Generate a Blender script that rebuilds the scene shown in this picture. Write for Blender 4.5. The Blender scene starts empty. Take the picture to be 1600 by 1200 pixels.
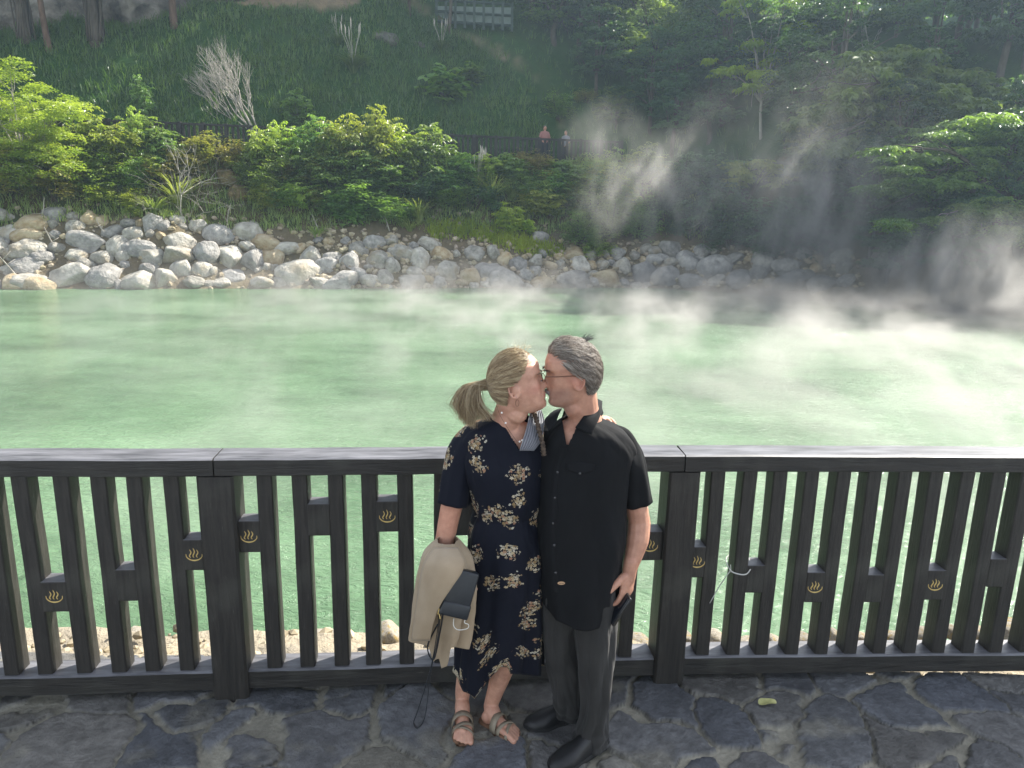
import bpy, bmesh, math, random
import numpy as np
from mathutils import Vector, Matrix, Quaternion, noise as mnoise
rad = math.radians
scene = bpy.context.scene
col = scene.collection
# ------------------------------------------------------------------ camera
CZ = 2.12; FPX = 1170.0; PITCH = rad(13.2); ROLL = rad(1.25)
fw = np.array([0, math.cos(PITCH), -math.sin(PITCH)]); _u0 = np.array([0, math.sin(PITCH), math.cos(PITCH)]); _r0 = np.array([1., 0, 0])
cr = math.cos(ROLL)*_r0 + math.sin(ROLL)*_u0
cu = -math.sin(ROLL)*_r0 + math.cos(ROLL)*_u0
CAM = np.array([0, 0, CZ])
cam = bpy.data.objects.new('camera', bpy.data.cameras.new('camera'))
col.objects.link(cam)
cam.matrix_world = Matrix(((cr[0], cu[0], -fw[0], 0), (cr[1], cu[1], -fw[1], 0), (cr[2], cu[2], -fw[2], CZ), (0, 0, 0, 1)))
cam.data.sensor_width = 36; cam.data.lens = FPX/1600*36
cam.data.clip_start = 0.05; cam.data.clip_end = 600
scene.camera = cam
# ------------------------------------------------------------------ light
SUN_AZ = rad(54)      # to the right of the view direction
SUN_EL = rad(44)
w = bpy.data.worlds.new('World'); scene.world = w; w.use_nodes = True
nt = w.node_tree; bg = nt.nodes['Background']
sky = nt.nodes.new('ShaderNodeTexSky'); sky.sky_type = 'NISHITA'; sky.sun_disc = False
sky.sun_elevation = SUN_EL; sky.sun_rotation = SUN_AZ
hsv = nt.nodes.new('ShaderNodeHueSaturation'); hsv.inputs['Saturation'].default_value = .42; nt.links.new(sky.outputs[0], hsv.inputs['Color']); nt.links.new(hsv.outputs[0], bg.inputs['Color']); bg.inputs['Strength'].default_value = 0.15
sd = Vector((math.sin(SUN_AZ)*math.cos(SUN_EL), math.cos(SUN_AZ)*math.cos(SUN_EL), math.sin(SUN_EL)))
sl = bpy.data.lights.new('sun', 'SUN'); sl.energy = 5.0; sl.angle = rad(0.5); sl.color = (1.0, .95, .85)
sun = bpy.data.objects.new('sun', sl); col.objects.link(sun)
sun.rotation_euler = sd.to_track_quat('Z', 'Y').to_euler(); sun.location = (30, 30, 60)
vs = scene.view_settings
scene.display_settings.display_device = 'sRGB'
vs.view_transform = 'Standard'; vs.look = 'None'; vs.gamma = 1; vs.exposure = 1.35
try: vs.use_curve_mapping = False
except Exception: pass
cy = scene.cycles
cy.use_denoising = True
cy.max_bounces = 6; cy.diffuse_bounces = 3; cy.glossy_bounces = 2; cy.transmission_bounces = 3; cy.transparent_max_bounces = 6
cy.volume_bounces = 0; cy.caustics_reflective = False; cy.caustics_refractive = False
cy.volume_max_steps = 200; cy.volume_step_rate = .6
# ------------------------------------------------------------------ helpers
def ray(px, py): return fw + (px-800)/FPX*cr - (py-600)/FPX*cu
def J(px, py, y):
    d = ray(px, py); return CAM + d*(y/d[1])
def onz(px, py, z):
    d = ray(px, py); return CAM + d*((z-CZ)/d[2])
def ppm(p):            # photo pixels per metre at a world point
    return FPX/float((np.array(p)-CAM) @ fw)
def lin(*c): return tuple((v/255/12.92 if v/255 <= .04045 else ((v/255+.055)/1.055)**2.4) for v in c)

def tag(o, label=None, cat=None, group=None, kind=None):
    if label: o['label'] = label
    if cat: o['category'] = cat
    if group: o['group'] = group
    if kind: o['kind'] = kind
    return o
def empty(name, loc=(0, 0, 0), rz=0.0):
    o = bpy.data.objects.new(name, None); col.objects.link(o)
    o.location = tuple(float(v) for v in loc); o.rotation_euler = (0, 0, rz); o.empty_display_size = .1
    return o
def mk(name, V, F, mat=None, parent=None, smooth=True, cols=None, uv=None):
    """V (n,3); F = list of index arrays (each (m,k)) or one list of faces; the mesh sits in its parent's space"""
    V = np.asarray(V, dtype=np.float32)
    if not isinstance(F, (list, tuple)) or (len(F) and not isinstance(F[0], np.ndarray)):
        F = [np.array(f, dtype=np.int32)[None, :] for f in F] if not isinstance(F, np.ndarray) else [F]
    me = bpy.data.meshes.new(name)
    nl = sum(f.size for f in F); nf = sum(len(f) for f in F)
    me.vertices.add(len(V)); me.vertices.foreach_set('co', V.ravel())
    me.loops.add(nl); me.loops.foreach_set('vertex_index', np.concatenate([f.ravel() for f in F]).astype(np.int32))
    me.polygons.add(nf)
    tot = np.concatenate([np.full(len(f), f.shape[1], dtype=np.int32) for f in F])
    me.polygons.foreach_set('loop_start', np.concatenate([[0], np.cumsum(tot)[:-1]]).astype(np.int32))
    me.polygons.foreach_set('use_smooth', np.full(nf, smooth, dtype=bool))
    me.update(calc_edges=True); me.validate()
    if cols is not None:
        c = np.ones((len(V), 4), dtype=np.float32); c[:, :3] = cols
        a = me.attributes.new('Col', 'FLOAT_COLOR', 'POINT'); a.data.foreach_set('color', c.ravel())
    if uv is not None:
        vi = np.empty(len(me.loops), dtype=np.int32); me.loops.foreach_get('vertex_index', vi)
        ul = me.uv_layers.new(name='UVMap'); ul.data.foreach_set('uv', np.asarray(uv, dtype=np.float32)[vi].ravel())
    if mat: me.materials.append(mat)
    o = bpy.data.objects.new(name, me); col.objects.link(o)
    if parent is not None: o.parent = parent
    return o
def copy_tree(o, parent=None):
    c = o.copy(); col.objects.link(c); c.parent = parent
    for ch in o.children: copy_tree(ch, c)
    return c
class MB:
    """collects pieces for ONE mesh"""
    def __init__(s): s.V = []; s.F = {}; s.C = []; s.n = 0
    def add(s, V, *Fs, color=None):
        V = np.asarray(V, float)
        for f in Fs:
            f = np.asarray(f, int); s.F.setdefault(f.shape[1], []).append(f + s.n)
        s.V.append(V); s.n += len(V)
        s.C.append(np.tile(np.array(color if color is not None else (1, 1, 1), float), (len(V), 1)) if color is None or np.ndim(color) == 1 else np.asarray(color))
        return s
    def build(s, name, mat=None, parent=None, smooth=True, cols=False):
        V = np.concatenate(s.V)
        return mk(name, V, [np.concatenate(f) for f in s.F.values()], mat, parent, smooth, np.concatenate(s.C) if cols else None)
def grid_faces(nu, nv, cu_=False):
    """nu rows of nv verts; closed around v when cu_"""
    i = np.arange(nu-1)[:, None]; j = np.arange(nv if cu_ else nv-1)[None, :]
    j2 = (j+1) % nv
    return np.stack([i*nv+j+0*i, i*nv+j2+0*i, (i+1)*nv+j2, (i+1)*nv+j], -1).reshape(-1, 4)
def frames(P):
    P = np.asarray(P, float); T = np.gradient(P, axis=0); T /= np.linalg.norm(T, axis=1)[:, None]+1e-12
    n = np.cross(T[0], [0, 0, 1.]);
    if np.linalg.norm(n) < 1e-3: n = np.cross(T[0], [0, 1., 0])
    n /= np.linalg.norm(n); N = [n]
    for t in T[1:]:
        n = N[-1]-t*(N[-1] @ t); n /= np.linalg.norm(n)+1e-12; N.append(n)
    N = np.array(N); return T, N, np.cross(T, N)
def tube(P, R, seg=8, cap=True):
    P = np.asarray(P, float); R = np.broadcast_to(np.asarray(R, float), (len(P),))
    T, N, B = frames(P); a = np.arange(seg)*2*math.pi/seg
    V = P[:, None, :] + R[:, None, None]*(np.cos(a)[None, :, None]*N[:, None, :] + np.sin(a)[None, :, None]*B[:, None, :])
    V = V.reshape(-1, 3); F = grid_faces(len(P), seg, True)
    if not cap: return V, F
    n = len(V); V = np.vstack([V, P[0], P[-1]]); j = np.arange(seg); j2 = (j+1) % seg
    c = np.concatenate([np.stack([j2, j, np.full(seg, n)], 1), np.stack([n-seg+j, n-seg+j2, np.full(seg, n+1)], 1)])
    return V, F, c
def spline(P, n):
    """Catmull-Rom through P, n samples per segment"""
    P = np.asarray(P, float); Q = np.vstack([2*P[0]-P[1], P, 2*P[-1]-P[-2]]); out = []
    for i in range(1, len(Q)-2):
        t = np.linspace(0, 1, n, endpoint=False)[:, None]
        out.append(.5*((2*Q[i])+(-Q[i-1]+Q[i+1])*t+(2*Q[i-1]-5*Q[i]+4*Q[i+1]-Q[i+2])*t*t+(-Q[i-1]+3*Q[i]-3*Q[i+1]+Q[i+2])*t**3))
    out.append(P[-1:]); return np.vstack(out)
def box(c, s, rz=0., bev=0.006, M=None):
    """bevelled box as verts, faces (arrays)"""
    bm = bmesh.new(); bmesh.ops.create_cube(bm, size=1)
    for v in bm.verts: v.co = Vector((v.co.x*s[0], v.co.y*s[1], v.co.z*s[2]))
    if bev: bmesh.ops.bevel(bm, geom=bm.edges[:]+bm.verts[:], offset=bev, segments=2, profile=.6, affect='EDGES')
    R = M if M is not None else Matrix.Rotation(rz, 3, 'Z')
    for v in bm.verts: v.co = R @ v.co + Vector(tuple(float(q) for q in c))
    V = np.array([v.co[:] for v in bm.verts]); Fs = {}
    for f in bm.faces: Fs.setdefault(len(f.verts), []).append([v.index for v in f.verts])
    bm.free(); return (V,) + tuple(np.array(f) for f in Fs.values())
def vnoise(x, y, seed=0):
    x = np.asarray(x, float); y = np.asarray(y, float)
    xi = np.floor(x); yi = np.floor(y); fx = x-xi; fy = y-yi; fx = fx*fx*(3-2*fx); fy = fy*fy*(3-2*fy)
    def h(a, b):
        v = np.sin(a*127.1+b*311.7+seed*74.7)*43758.5453; return v-np.floor(v)
    return (h(xi, yi)*(1-fx)+h(xi+1, yi)*fx)*(1-fy)+(h(xi, yi+1)*(1-fx)+h(xi+1, yi+1)*fx)*fy*1.0
def fbm(x, y, seed=0, o=4):
    s = 0; a = .5
    for k in range(o): s = s+a*vnoise(x*2**k, y*2**k, seed+k*13); a *= .5
    return s
# ------------------------------------------------------------------ materials
def nodes(name):
    m = bpy.data.materials.new(name); m.use_nodes = True; t = m.node_tree; t.nodes.clear()
    out = t.nodes.new('ShaderNodeOutputMaterial')
    def N(typ, **k):
        n = t.nodes.new(typ)
        for a, v in k.items():
            if a.startswith('i_'):
                key = a[2:].replace('_', ' '); n.inputs[int(key) if key.isdigit() else key].default_value = v
            else: setattr(n, a, v)
        return n
    return m, t, N, (lambda a, b: t.links.new(a, b)), out
def ramp(N, L, src, stops):
    r = N('ShaderNodeValToRGB'); e = r.color_ramp.elements
    while len(e) < len(stops): e.new(.5)
    for q, (p, c) in zip(e, stops): q.position = p; q.color = (*c, 1) if len(c) == 3 else c
    L(src, r.inputs[0]); return r.outputs[0]
def mixc(N, L, f, a, b, mode='MIX'):
    n = N('ShaderNodeMix', data_type='RGBA', blend_type=mode)
    for s, v in ((0, f), (6, a), (7, b)):
        if hasattr(v, 'links'): L(v, n.inputs[s])
        else: n.inputs[s].default_value = v if s == 0 else (*v[:3], 1)
    return n.outputs[2]
def surf(name, c1, c2, scale=8, rough=.7, bump=.3, bscale=40, detail=6, stretch=None, vcol=False, objrand=0, spec=.4, bdist=.01, c3=None, coord='Object'):
    """general mottled surface: two tones by noise, fine bump"""
    m, t, N, L, out = nodes(name)
    tc = N('ShaderNodeTexCoord'); mp = N('ShaderNodeMapping'); L(tc.outputs[coord], mp.inputs[0])
    if stretch: mp.inputs['Scale'].default_value = stretch
    n1 = N('ShaderNodeTexNoise', i_Scale=scale, i_Detail=detail, i_Roughness=.65); L(mp.outputs[0], n1.inputs['Vector'])
    c = ramp(N, L, n1.outputs[0], [(.32, c1), (.68, c2)])
    if c3 is not None:
        n3 = N('ShaderNodeTexNoise', i_Scale=scale*.35, i_Detail=3); L(mp.outputs[0], n3.inputs['Vector'])
        f = ramp(N, L, n3.outputs[0], [(.52, (0, 0, 0)), (.66, (1, 1, 1))]); c = mixc(N, L, f, c, c3)
    if vcol:
        a = N('ShaderNodeAttribute', attribute_name='Col'); c = mixc(N, L, 1.0, c, a.outputs[0], 'MULTIPLY')
    if objrand:
        oi = N('ShaderNodeObjectInfo'); hs = N('ShaderNodeHueSaturation')
        mr = N('ShaderNodeMapRange', i_To_Min=1-objrand, i_To_Max=1+objrand); L(oi.outputs['Random'], mr.inputs[0]); L(mr.outputs[0], hs.inputs['Value']); L(c, hs.inputs['Color']); c = hs.outputs[0]
    b = N('ShaderNodeBsdfPrincipled', i_Roughness=rough); b.inputs['Specular IOR Level'].default_value = spec
    L(c, b.inputs['Base Color'])
    if bump:
        n2 = N('ShaderNodeTexNoise', i_Scale=bscale, i_Detail=8, i_Roughness=.6); L(mp.outputs[0], n2.inputs['Vector'])
        bp = N('ShaderNodeBump', i_Strength=bump, i_Distance=bdist); L(n2.outputs[0], bp.inputs['Height']); L(bp.outputs[0], b.inputs['Normal'])
    L(b.outputs[0], out.inputs[0]); return m
def leafmat(name, c1, c2, transl=.45, gloss=.35):
    m, t, N, L, out = nodes(name)
    a = N('ShaderNodeAttribute', attribute_name='Col'); oi = N('ShaderNodeObjectInfo')
    sx = N('ShaderNodeSeparateColor'); L(a.outputs[0], sx.inputs[0])
    c = ramp(N, L, sx.outputs[0], [(0, c1), (1, c2)])
    hs = N('ShaderNodeHueSaturation'); mr = N('ShaderNodeMapRange', i_To_Min=.475, i_To_Max=.52); L(oi.outputs['Random'], mr.inputs[0]); L(mr.outputs[0], hs.inputs['Hue']); L(c, hs.inputs['Color'])
    mv = N('ShaderNodeMapRange', i_To_Min=.8, i_To_Max=1.2); L(oi.outputs['Random'], mv.inputs[0]); L(mv.outputs[0], hs.inputs['Value']); c = hs.outputs[0]
    b = N('ShaderNodeBsdfPrincipled', i_Roughness=gloss); b.inputs['Specular IOR Level'].default_value = .5; L(c, b.inputs['Base Color'])
    tr = N('ShaderNodeBsdfTranslucent'); c2_ = mixc(N, L, 1.0, c, (1.6, 1.7, .55), 'MULTIPLY'); L(c2_, tr.inputs[0])
    ms = N('ShaderNodeMixShader', i_0=transl); L(b.outputs[0], ms.inputs[1]); L(tr.outputs[0], ms.inputs[2]); L(ms.outputs[0], out.inputs[0])
    return m
# ------------------------------------------------------------------ terrain
def Ys(x): return np.interp(x, [-60, -30, -17, -8, 0, 6, 10, 14.5, 20, 26, 34, 44], [20, 24.5, 28, 30, 32, 33.2, 31.5, 27.5, 24, 19, 9, -5])
def terrain(x, y, rough=True):
    x = np.asarray(x, float); y = np.asarray(y, float); s = y-Ys(x)
    z = np.interp(s, [-40, -3, 0, 1, 4.2, 5.7, 6.2, 8.5, 9.0, 60], [-2.6, -2.4, -1.35, -.7, 2.1, 4.1, 4.45, 4.5, 4.8, 4.8+51*1.22])
    cap = np.interp(x, [-60, -25, -20, -15.5, -11, -7, 5, 9, 14, 22, 60], [9.2, 9.3, 10.3, 12.6, 16, 25, 22, 15, 12, 10, 10])
    k = 1.2; z = np.where(z > cap, cap+np.tanh((z-cap)/k/3)*k, z)
    if rough:
        on = np.clip(s/1.5, 0, 1)*(1-.9*np.clip(1-np.abs(s-7.35)/1.6, 0, 1))
        z = z+on*((fbm(x*.35, y*.35, 5)-.47)*1.6+(fbm(x*1.6, y*1.6, 9)-.47)*.5)
    rise = np.clip((y-60)/14, 0, 1)*np.clip((x-2)/8, 0, 1); z = z+rise*rise*(3-2*rise)*12
    near = np.interp(y, [3.1, 3.25, 3.62, 4.1, 5.4, 7], [-.03, -.07, -.14, -.95, -1.6, -2.4])
    return np.where(y < 7, near, z)
def hit(px, py, lo=20., hi=75.):
    d = ray(px, py); d = d/d[1]; ys = np.arange(lo, hi, .1); P = CAM+ys[:, None]*d
    t = terrain(P[:, 0], P[:, 1]); k = np.nonzero(P[:, 2] < t)[0]
    return P[k[0]] if len(k) else P[-1]
def ground_at(x, y): return float(terrain(x, y))
# ================================================================== SETTING
rng = np.random.default_rng(7)
m_ground = surf('bank_soil', (.75, .75, .75), (1.15, 1.1, 1.0), scale=2.5, rough=.95, bump=.9, bscale=9, vcol=True, spec=.2, bdist=.08)
xs = np.concatenate([np.arange(-70, -26, 1.5), np.arange(-26, 30, .35), np.arange(30, 72, 1.5)])
ys = np.concatenate([[-12, -4, 1, 2.6, 3.0], np.arange(3.1, 5.6, .06), np.arange(5.6, 20, 1.2), np.arange(20, 60, .3), np.arange(60, 112, 3)])
X, Y = np.meshgrid(xs, ys); Z = terrain(X, Y)
Z = np.where(Y < 3.0, -.06, Z)
Z = Z+np.where((Y > 3.2) & (Y < 5.4), (fbm(X*5, Y*5, 3)-.47)*.22, 0)
S = Y-Ys(X)
n1 = fbm(X*.5, Y*.5, 21); n2 = fbm(X*2., Y*2., 33)
soil = np.array(lin(92, 80, 60)); green = np.array(lin(44, 74, 34)); gravel = np.array(lin(112, 102, 86)); pathc = np.array(lin(120, 118, 112)); scar = np.array(lin(128, 118, 98)); wet = np.array(lin(120, 130, 105))
C = np.zeros(X.shape+(3,)); C[:] = soil
def blend(C, f, c): f = np.clip(f, 0, 1)[..., None]; return C*(1-f)+c*f
C = blend(C, (n2-.38)*5, green*.7+soil*.3)
C = blend(C, (S < 3.2)*1.0*(n1*0+.8), gravel)
C = blend(C, (np.abs(S-7.35) < 1.15)*1.0, pathc)
C = blend(C, (S > 8.9)*(.75+n2*.5), green)
# bare earth scar running down the hillside beside the wood
sx = np.interp(Z, [4.5, 8.5, 11.5, 14.5, 22], [2.6, 1.6, -2.6, -8.5, -12])
C = blend(C, (S > 9)*np.clip(1.25-np.abs(X-sx+(n1-.5)*2.2)/(.3+.05*np.clip(Z-6, 0, 8)), 0, 1)*np.clip((n2-.3)*3, 0, 1), scar)
C = blend(C, ((S > 15.5) & (X < -9))*1.0, np.array(lin(125, 112, 92)))
C = blend(C, (Y < 7)*1.0, np.array(lin(150, 142, 128)))
ground = mk('ground', np.stack([X, Y, Z], -1).reshape(-1, 3), grid_faces(len(ys), len(xs)), m_ground, cols=C.reshape(-1, 3))
tag(ground, kind='structure')

# --- water
m, t, N, L, out = nodes('milky_green_water')
tc = N('ShaderNodeTexCoord'); mp = N('ShaderNodeMapping'); L(tc.outputs['Object'], mp.inputs[0]); mp.inputs['Scale'].default_value = (1, 1.7, 1); mp.inputs['Rotation'].default_value = (0, 0, rad(12))
na = N('ShaderNodeTexNoise', i_Scale=.22, i_Detail=8, i_Roughness=.68); L(mp.outputs[0], na.inputs['Vector'])
c = ramp(N, L, na.outputs[0], [(.33, (.055, .108, .056)), (.5, (.108, .190, .104)), (.68, (.172, .275, .162))])
b = N('ShaderNodeBsdfPrincipled', i_Roughness=.12, i_IOR=1.33); L(c, b.inputs['Base Color'])
nb = N('ShaderNodeTexNoise', i_Scale=7, i_Detail=5, i_Roughness=.65, i_Distortion=.6); L(mp.outputs[0], nb.inputs['Vector'])
nc = N('ShaderNodeTexNoise', i_Scale=1.6, i_Detail=3); L(mp.outputs[0], nc.inputs['Vector'])
ad = N('ShaderNodeMath', operation='MULTIPLY_ADD', i_1=.6); L(nc.outputs[0], ad.inputs[0]); L(nb.outputs[0], ad.inputs[2])
bp = N('ShaderNodeBump', i_Strength=1.0, i_Distance=.05); L(ad.outputs[0], bp.inputs['Height']); L(bp.outputs[0], b.inputs['Normal'])
L(b.outputs[0], out.inputs[0]); m_water = m
wx = np.linspace(-62, 42, 60); wy = np.linspace(4, 36, 30); WX, WY = np.meshgrid(wx, wy)
tag(mk('water', np.stack([WX, WY, WX*0-1.2], -1).reshape(-1, 3), grid_faces(30, 60), m_water), kind='structure')

# --- crazy paving: irregular slate flags in mortar, real relief
px_, py_ = np.meshgrid(np.arange(-3.3, 3.7, .0075), np.arange(1.9, 3.17, .0075))
sr = np.random.default_rng(42)
sd_ = []
for gx in np.arange(-4.6, 5.2, .34):
    for gy in np.arange(.9, 3.6, .23): sd_.append((gx+sr.uniform(-.24, .24), gy+sr.uniform(-.16, .16)))
sd_ = np.array(sd_); wgt = sr.uniform(-.045, .045, len(sd_)); st = sr.uniform(0, 1, (len(sd_), 4)); ang = sr.uniform(0, math.pi, len(sd_))
wxp = px_+(fbm(px_*3, py_*3, 71, 2)-.35)*.2+np.sin(px_*31+7*np.sin(py_*23))*.004; wyp = py_+(fbm(px_*3, py_*3, 72, 2)-.35)*.2+np.sin(py_*37+6*np.sin(px_*19))*.004
f1 = np.full(px_.shape, 9.); f2 = np.full(px_.shape, 9.); idx = np.zeros(px_.shape, int)
for k, (a_, b_) in enumerate(sd_):
    sel = (np.abs(py_[:, 0]-b_) < .6).nonzero()[0]; se2 = (np.abs(px_[0]-a_) < .6).nonzero()[0]
    if not len(sel) or not len(se2): continue
    i0, i1, j0, j1 = sel[0], sel[-1]+1, se2[0], se2[-1]+1
    dx = wxp[i0:i1, j0:j1]-a_; dy = wyp[i0:i1, j0:j1]-b_; ca, sa = math.cos(ang[k]), math.sin(ang[k])
    d = np.maximum(np.abs(dx*ca+dy*sa)*1.1, np.abs(-dx*sa+dy*ca))*.8+np.hypot(dx, dy)*.25+wgt[k]
    A = f1[i0:i1, j0:j1]; B = f2[i0:i1, j0:j1]; I = idx[i0:i1, j0:j1]
    nw = d < A; B[:] = np.where(nw, A, np.minimum(B, d)); I[:] = np.where(nw, k, I); A[:] = np.where(nw, d, A)
gap = f2-f1; mw = .005+.018*np.clip(fbm(px_*2.2, py_*2.2, 55)-.45, 0, 1)*5
gap = gap+(fbm(px_*21+py_*9, py_*24-px_*8, 303, 3)-.44)*.022; stone = np.clip((gap-mw)/.012, 0, 1); stone = stone*stone*(3-2*stone)
tilt = (px_-sd_[idx, 0])*(st[idx, 1]-.5)*.05+(py_-sd_[idx, 1])*(st[idx, 2]-.5)*.05
lay = np.floor(fbm(px_*3.5, py_*3.5, 88)*9)/9
pz = stone*(.014+tilt*1.4+(lay-.4)*.012+(fbm(px_*14, py_*14, 61)-.47)*.008+(fbm(px_*43+py_*11, py_*41-px_*13, 62, 2)-.35)*.004)+(1-stone)*(-.004+(fbm(px_*9, py_*9, 62)-.47)*.016)
base = np.array(lin(76, 77, 79)); warm = np.array(lin(92, 88, 80)); cool = np.array(lin(66, 69, 76)); mort = np.array(lin(142, 138, 124))
pc = base+(st[idx, 0:1].reshape(px_.shape+(1,)))*0
pc = blend(pc, (st[idx, 0]-.3)*1.2, warm); pc = blend(pc, (st[idx, 3]-.4)*1.3, cool)
pc = pc*(1.1+.85*st[idx, 2])[..., None]*(.62+.5*fbm(px_*8, py_*8, 91)+.45*fbm(px_*47+9*py_, py_*43-8*px_, 93, 2))[..., None]
pc = blend(pc, np.clip((fbm(px_*4, py_*4, 99)-.56)*6, 0, .6), mort*.75)
crk = np.clip(1-np.abs(stone-.4)/.4, 0, 1)*np.clip((vnoise(px_*6, py_*6, 5)-.4)*4, 0, 1); pc = pc*(1-.75*(fbm(px_*31+.5*py_, py_*27-.4*px_, 14)-.3))[..., None]
pc = blend(pc, 1-stone, mort*(.55+.75*fbm(px_*12, py_*12, 44))[..., None])
pc = blend(pc, crk*.9, np.array([.008, .008, .008]))
m_pave = surf('slate_paving', (.8, .8, .8), (1.15, 1.15, 1.15), scale=30, rough=.6, bump=.9, bscale=55, vcol=True, spec=.45, bdist=.012)
pv = mk('paving', np.stack([px_, py_, pz], -1).reshape(-1, 3), grid_faces(*px_.shape), m_pave, cols=pc.reshape(-1, 3)); tag(pv, kind='structure')
pq = mk('pavement', [(-14, -8, -.02), (16, -8, -.02), (16, 3.1, -.02), (-14, 3.1, -.02)], [[0, 1, 2, 3]], m_pave, cols=np.tile(base, (4, 1))); tag(pq, kind='structure')

# ================================================================== BOULDERS
m_rock = surf('pale_boulder', lin(128, 124, 116), lin(188, 183, 172), scale=2.2, rough=.85, bump=.8, bscale=5, objrand=.22, spec=.25, bdist=.12, c3=lin(150, 140, 122), detail=9)
m_rockg = surf('grey_boulder', lin(112, 110, 107), lin(172, 168, 162), scale=2.5, rough=.85, bump=.8, bscale=6, objrand=.2, spec=.25, bdist=.12, detail=9)
m_rocko = surf('ochre_stained_boulder', lin(150, 128, 96), lin(190, 178, 152), scale=1.8, rough=.85, bump=.8, bscale=6, objrand=.15, spec=.25, bdist=.12, detail=9)
m_rockn = surf('near_bank_boulder', lin(140, 132, 118), lin(200, 192, 178), scale=9, rough=.9, bump=.9, bscale=30, objrand=.12, spec=.2, bdist=.02, c3=lin(176, 154, 104), detail=9)
def rock_mesh(seed, cuts=7, rough=.16, sub=4):
    bm = bmesh.new(); bmesh.ops.create_icosphere(bm, subdivisions=sub, radius=1); r = random.Random(seed)
    V = np.array([v.co[:] for v in bm.verts]); F = np.array([[v.index for v in f.verts] for f in bm.faces]); bm.free()
    V *= np.array([1, r.uniform(.7, 1), r.uniform(.55, .85)])
    o = Vector((seed*3.1, seed*1.7, 0))
    d = np.array([mnoise.fractal(Vector(v)*1.1+o, 1, 2, 4) for v in V])
    V *= (1+rough*1.2*d)[:, None]
    for k in range(cuts):
        n = np.array([r.gauss(0, 1) for _ in range(3)]); n /= np.linalg.norm(n); h = r.uniform(.52, .82)
        q = V @ n; ex = np.clip(q-h, 0, None); V -= n*(ex*.82)[:, None]
    d = np.array([mnoise.fractal(Vector(v)*4+o, 1, 2, 4) for v in V]); V *= (1+.02*d)[:, None]
    return V, F
ROCKS = [rock_mesh(s, cuts=[3, 5, 7, 9, 4, 8, 6, 10, 3, 6][s % 10], rough=[.12, .18, .2, .15][s % 4]) for s in range(10)]
ROCK_ME = {}
def boulder(p, r, mat, k, rot, squash=1.0, name='boulder'):
    key = (k, mat.name)
    if key not in ROCK_ME:
        V, F = ROCKS[k]; o = mk(name, V, F, mat); ROCK_ME[key] = o.data
    else:
        o = bpy.data.objects.new(name, ROCK_ME[key]); col.objects.link(o)
    o.location = tuple(float(v) for v in p); o.rotation_euler = rot; o.scale = (r, r, r*squash)
    return o
rr = random.Random(5)
# the large boulders of the far shore, from the photo: (px, py centre, width px, height px, tone)
BIG = [(388,355,48,40,'p'),(413,377,42,26,'o'),(340,363,42,34,'g'),(356,397,50,40,'p'),(318,388,40,38,'g'),(393,402,34,34,'g'),(424,397,38,34,'o'),(466,422,62,46,'p'),(488,397,30,30,'p'),
(255,430,40,34,'p'),(214,436,52,30,'p'),(162,428,44,38,'g'),(103,426,70,46,'p'),(45,436,50,22,'p'),(20,440,40,16,'o'),(60,466-20,44,12,'o'),(285,415,32,34,'p'),(314,416,28,34,'p'),(300,437,34,20,'p'),(326,440,24,14,'p'),
(363,427,44,30,'g'),(408,440,38,18,'p'),(535,436,54,28,'g'),(578,434,38,24,'p'),(602,432,28,28,'p'),(640,436,44,26,'p'),(668,434,20,22,'o'),(735,424,34,44,'o'),(782,434,58,38,'g'),(808,404,30,44,'g'),(789,398,26,32,'o'),
(846,441,34,18,'o'),(893,436,50,24,'g'),(950,432,40,22,'o'),(905,410,30,28,'p'),(898,394,34,18,'o'),(1007,425,44,36,'g'),(1043,430,40,34,'g'),(1076,404,38,30,'g'),(1027,402,34,22,'g'),(1022,388,26,18,'p'),(1085,436,44,20,'g'),(1120,412,46,40,'g'),(1160,430,44,32,'g'),(1195,404,40,30,'g'),(1188,424,26,22,'g'),(1240,436,60,26,'g'),(1050,385,40,22,'g'),(1010,385,24,22,'p'),(1100,390,30,22,'g'),(1232,414,40,20,'g'),(1290,440,50,20,'g'),(1148,400,34,24,'g'),
(240,400,46,26,'p'),(275,396,52,24,'p'),(278,376,44,20,'p'),(186,382,38,40,'p'),(130,372,60,34,'g'),(176,356,34,22,'g'),(210,362,30,22,'p'),(215,385,44,26,'g'),(160,400,44,30,'p'),(115,394,34,24,'p'),(85,384,34,24,'p'),
(40,386,48,30,'p'),(42,364,42,22,'o'),(20,396,34,20,'p'),(14,420,30,22,'p'),(38,410,50,20,'g'),(60,398,30,20,'g'),(12,358,36,34,'p'),(86,330,38,34,'g'),(138,340,26,22,'o'),(118,352,26,24,'p'),(160,344,34,18,'o'),(55,346,50,24,'o'),
(255,345,24,40,'g'),(276,340,22,18,'p'),(238,345,30,26,'g'),(195,395,30,26,'p'),(362,272,46,34,'m'),(372,300,28,28,'m'),(510,412,34,30,'g'),(445,386,40,20,'p'),(468,385,24,18,'o'),(482,383,14,14,'o'),(520,398,34,22,'g'),(548,404,28,30,'g'),
(560,386,30,24,'p'),(590,400,30,34,'p'),(612,412,26,26,'p'),(585,376,30,22,'g'),(625,392,36,24,'p'),(655,400,36,30,'p'),(688,396,32,26,'o'),(648,420,30,20,'p'),(700,420,34,30,'p'),(672,378,30,16,'p'),(610,372,24,16,'p'),(742,392,36,22,'p'),(762,418,40,30,'g'),(840,368,30,16,'g'),(925,395,24,20,'p'),(975,412,26,22,'p'),(965,392,26,18,'g'),(940,412,22,14,'p'),(560,425,24,26,'g'),(500,440,34,16,'p'),(435,438,30,18,'p'),(760,440,26,12,'p'),(720,440,24,12,'o'),(230,420,26,26,'g'),(132,410,30,20,'p'),(345,440,26,14,'p')]
placed = []
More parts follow.
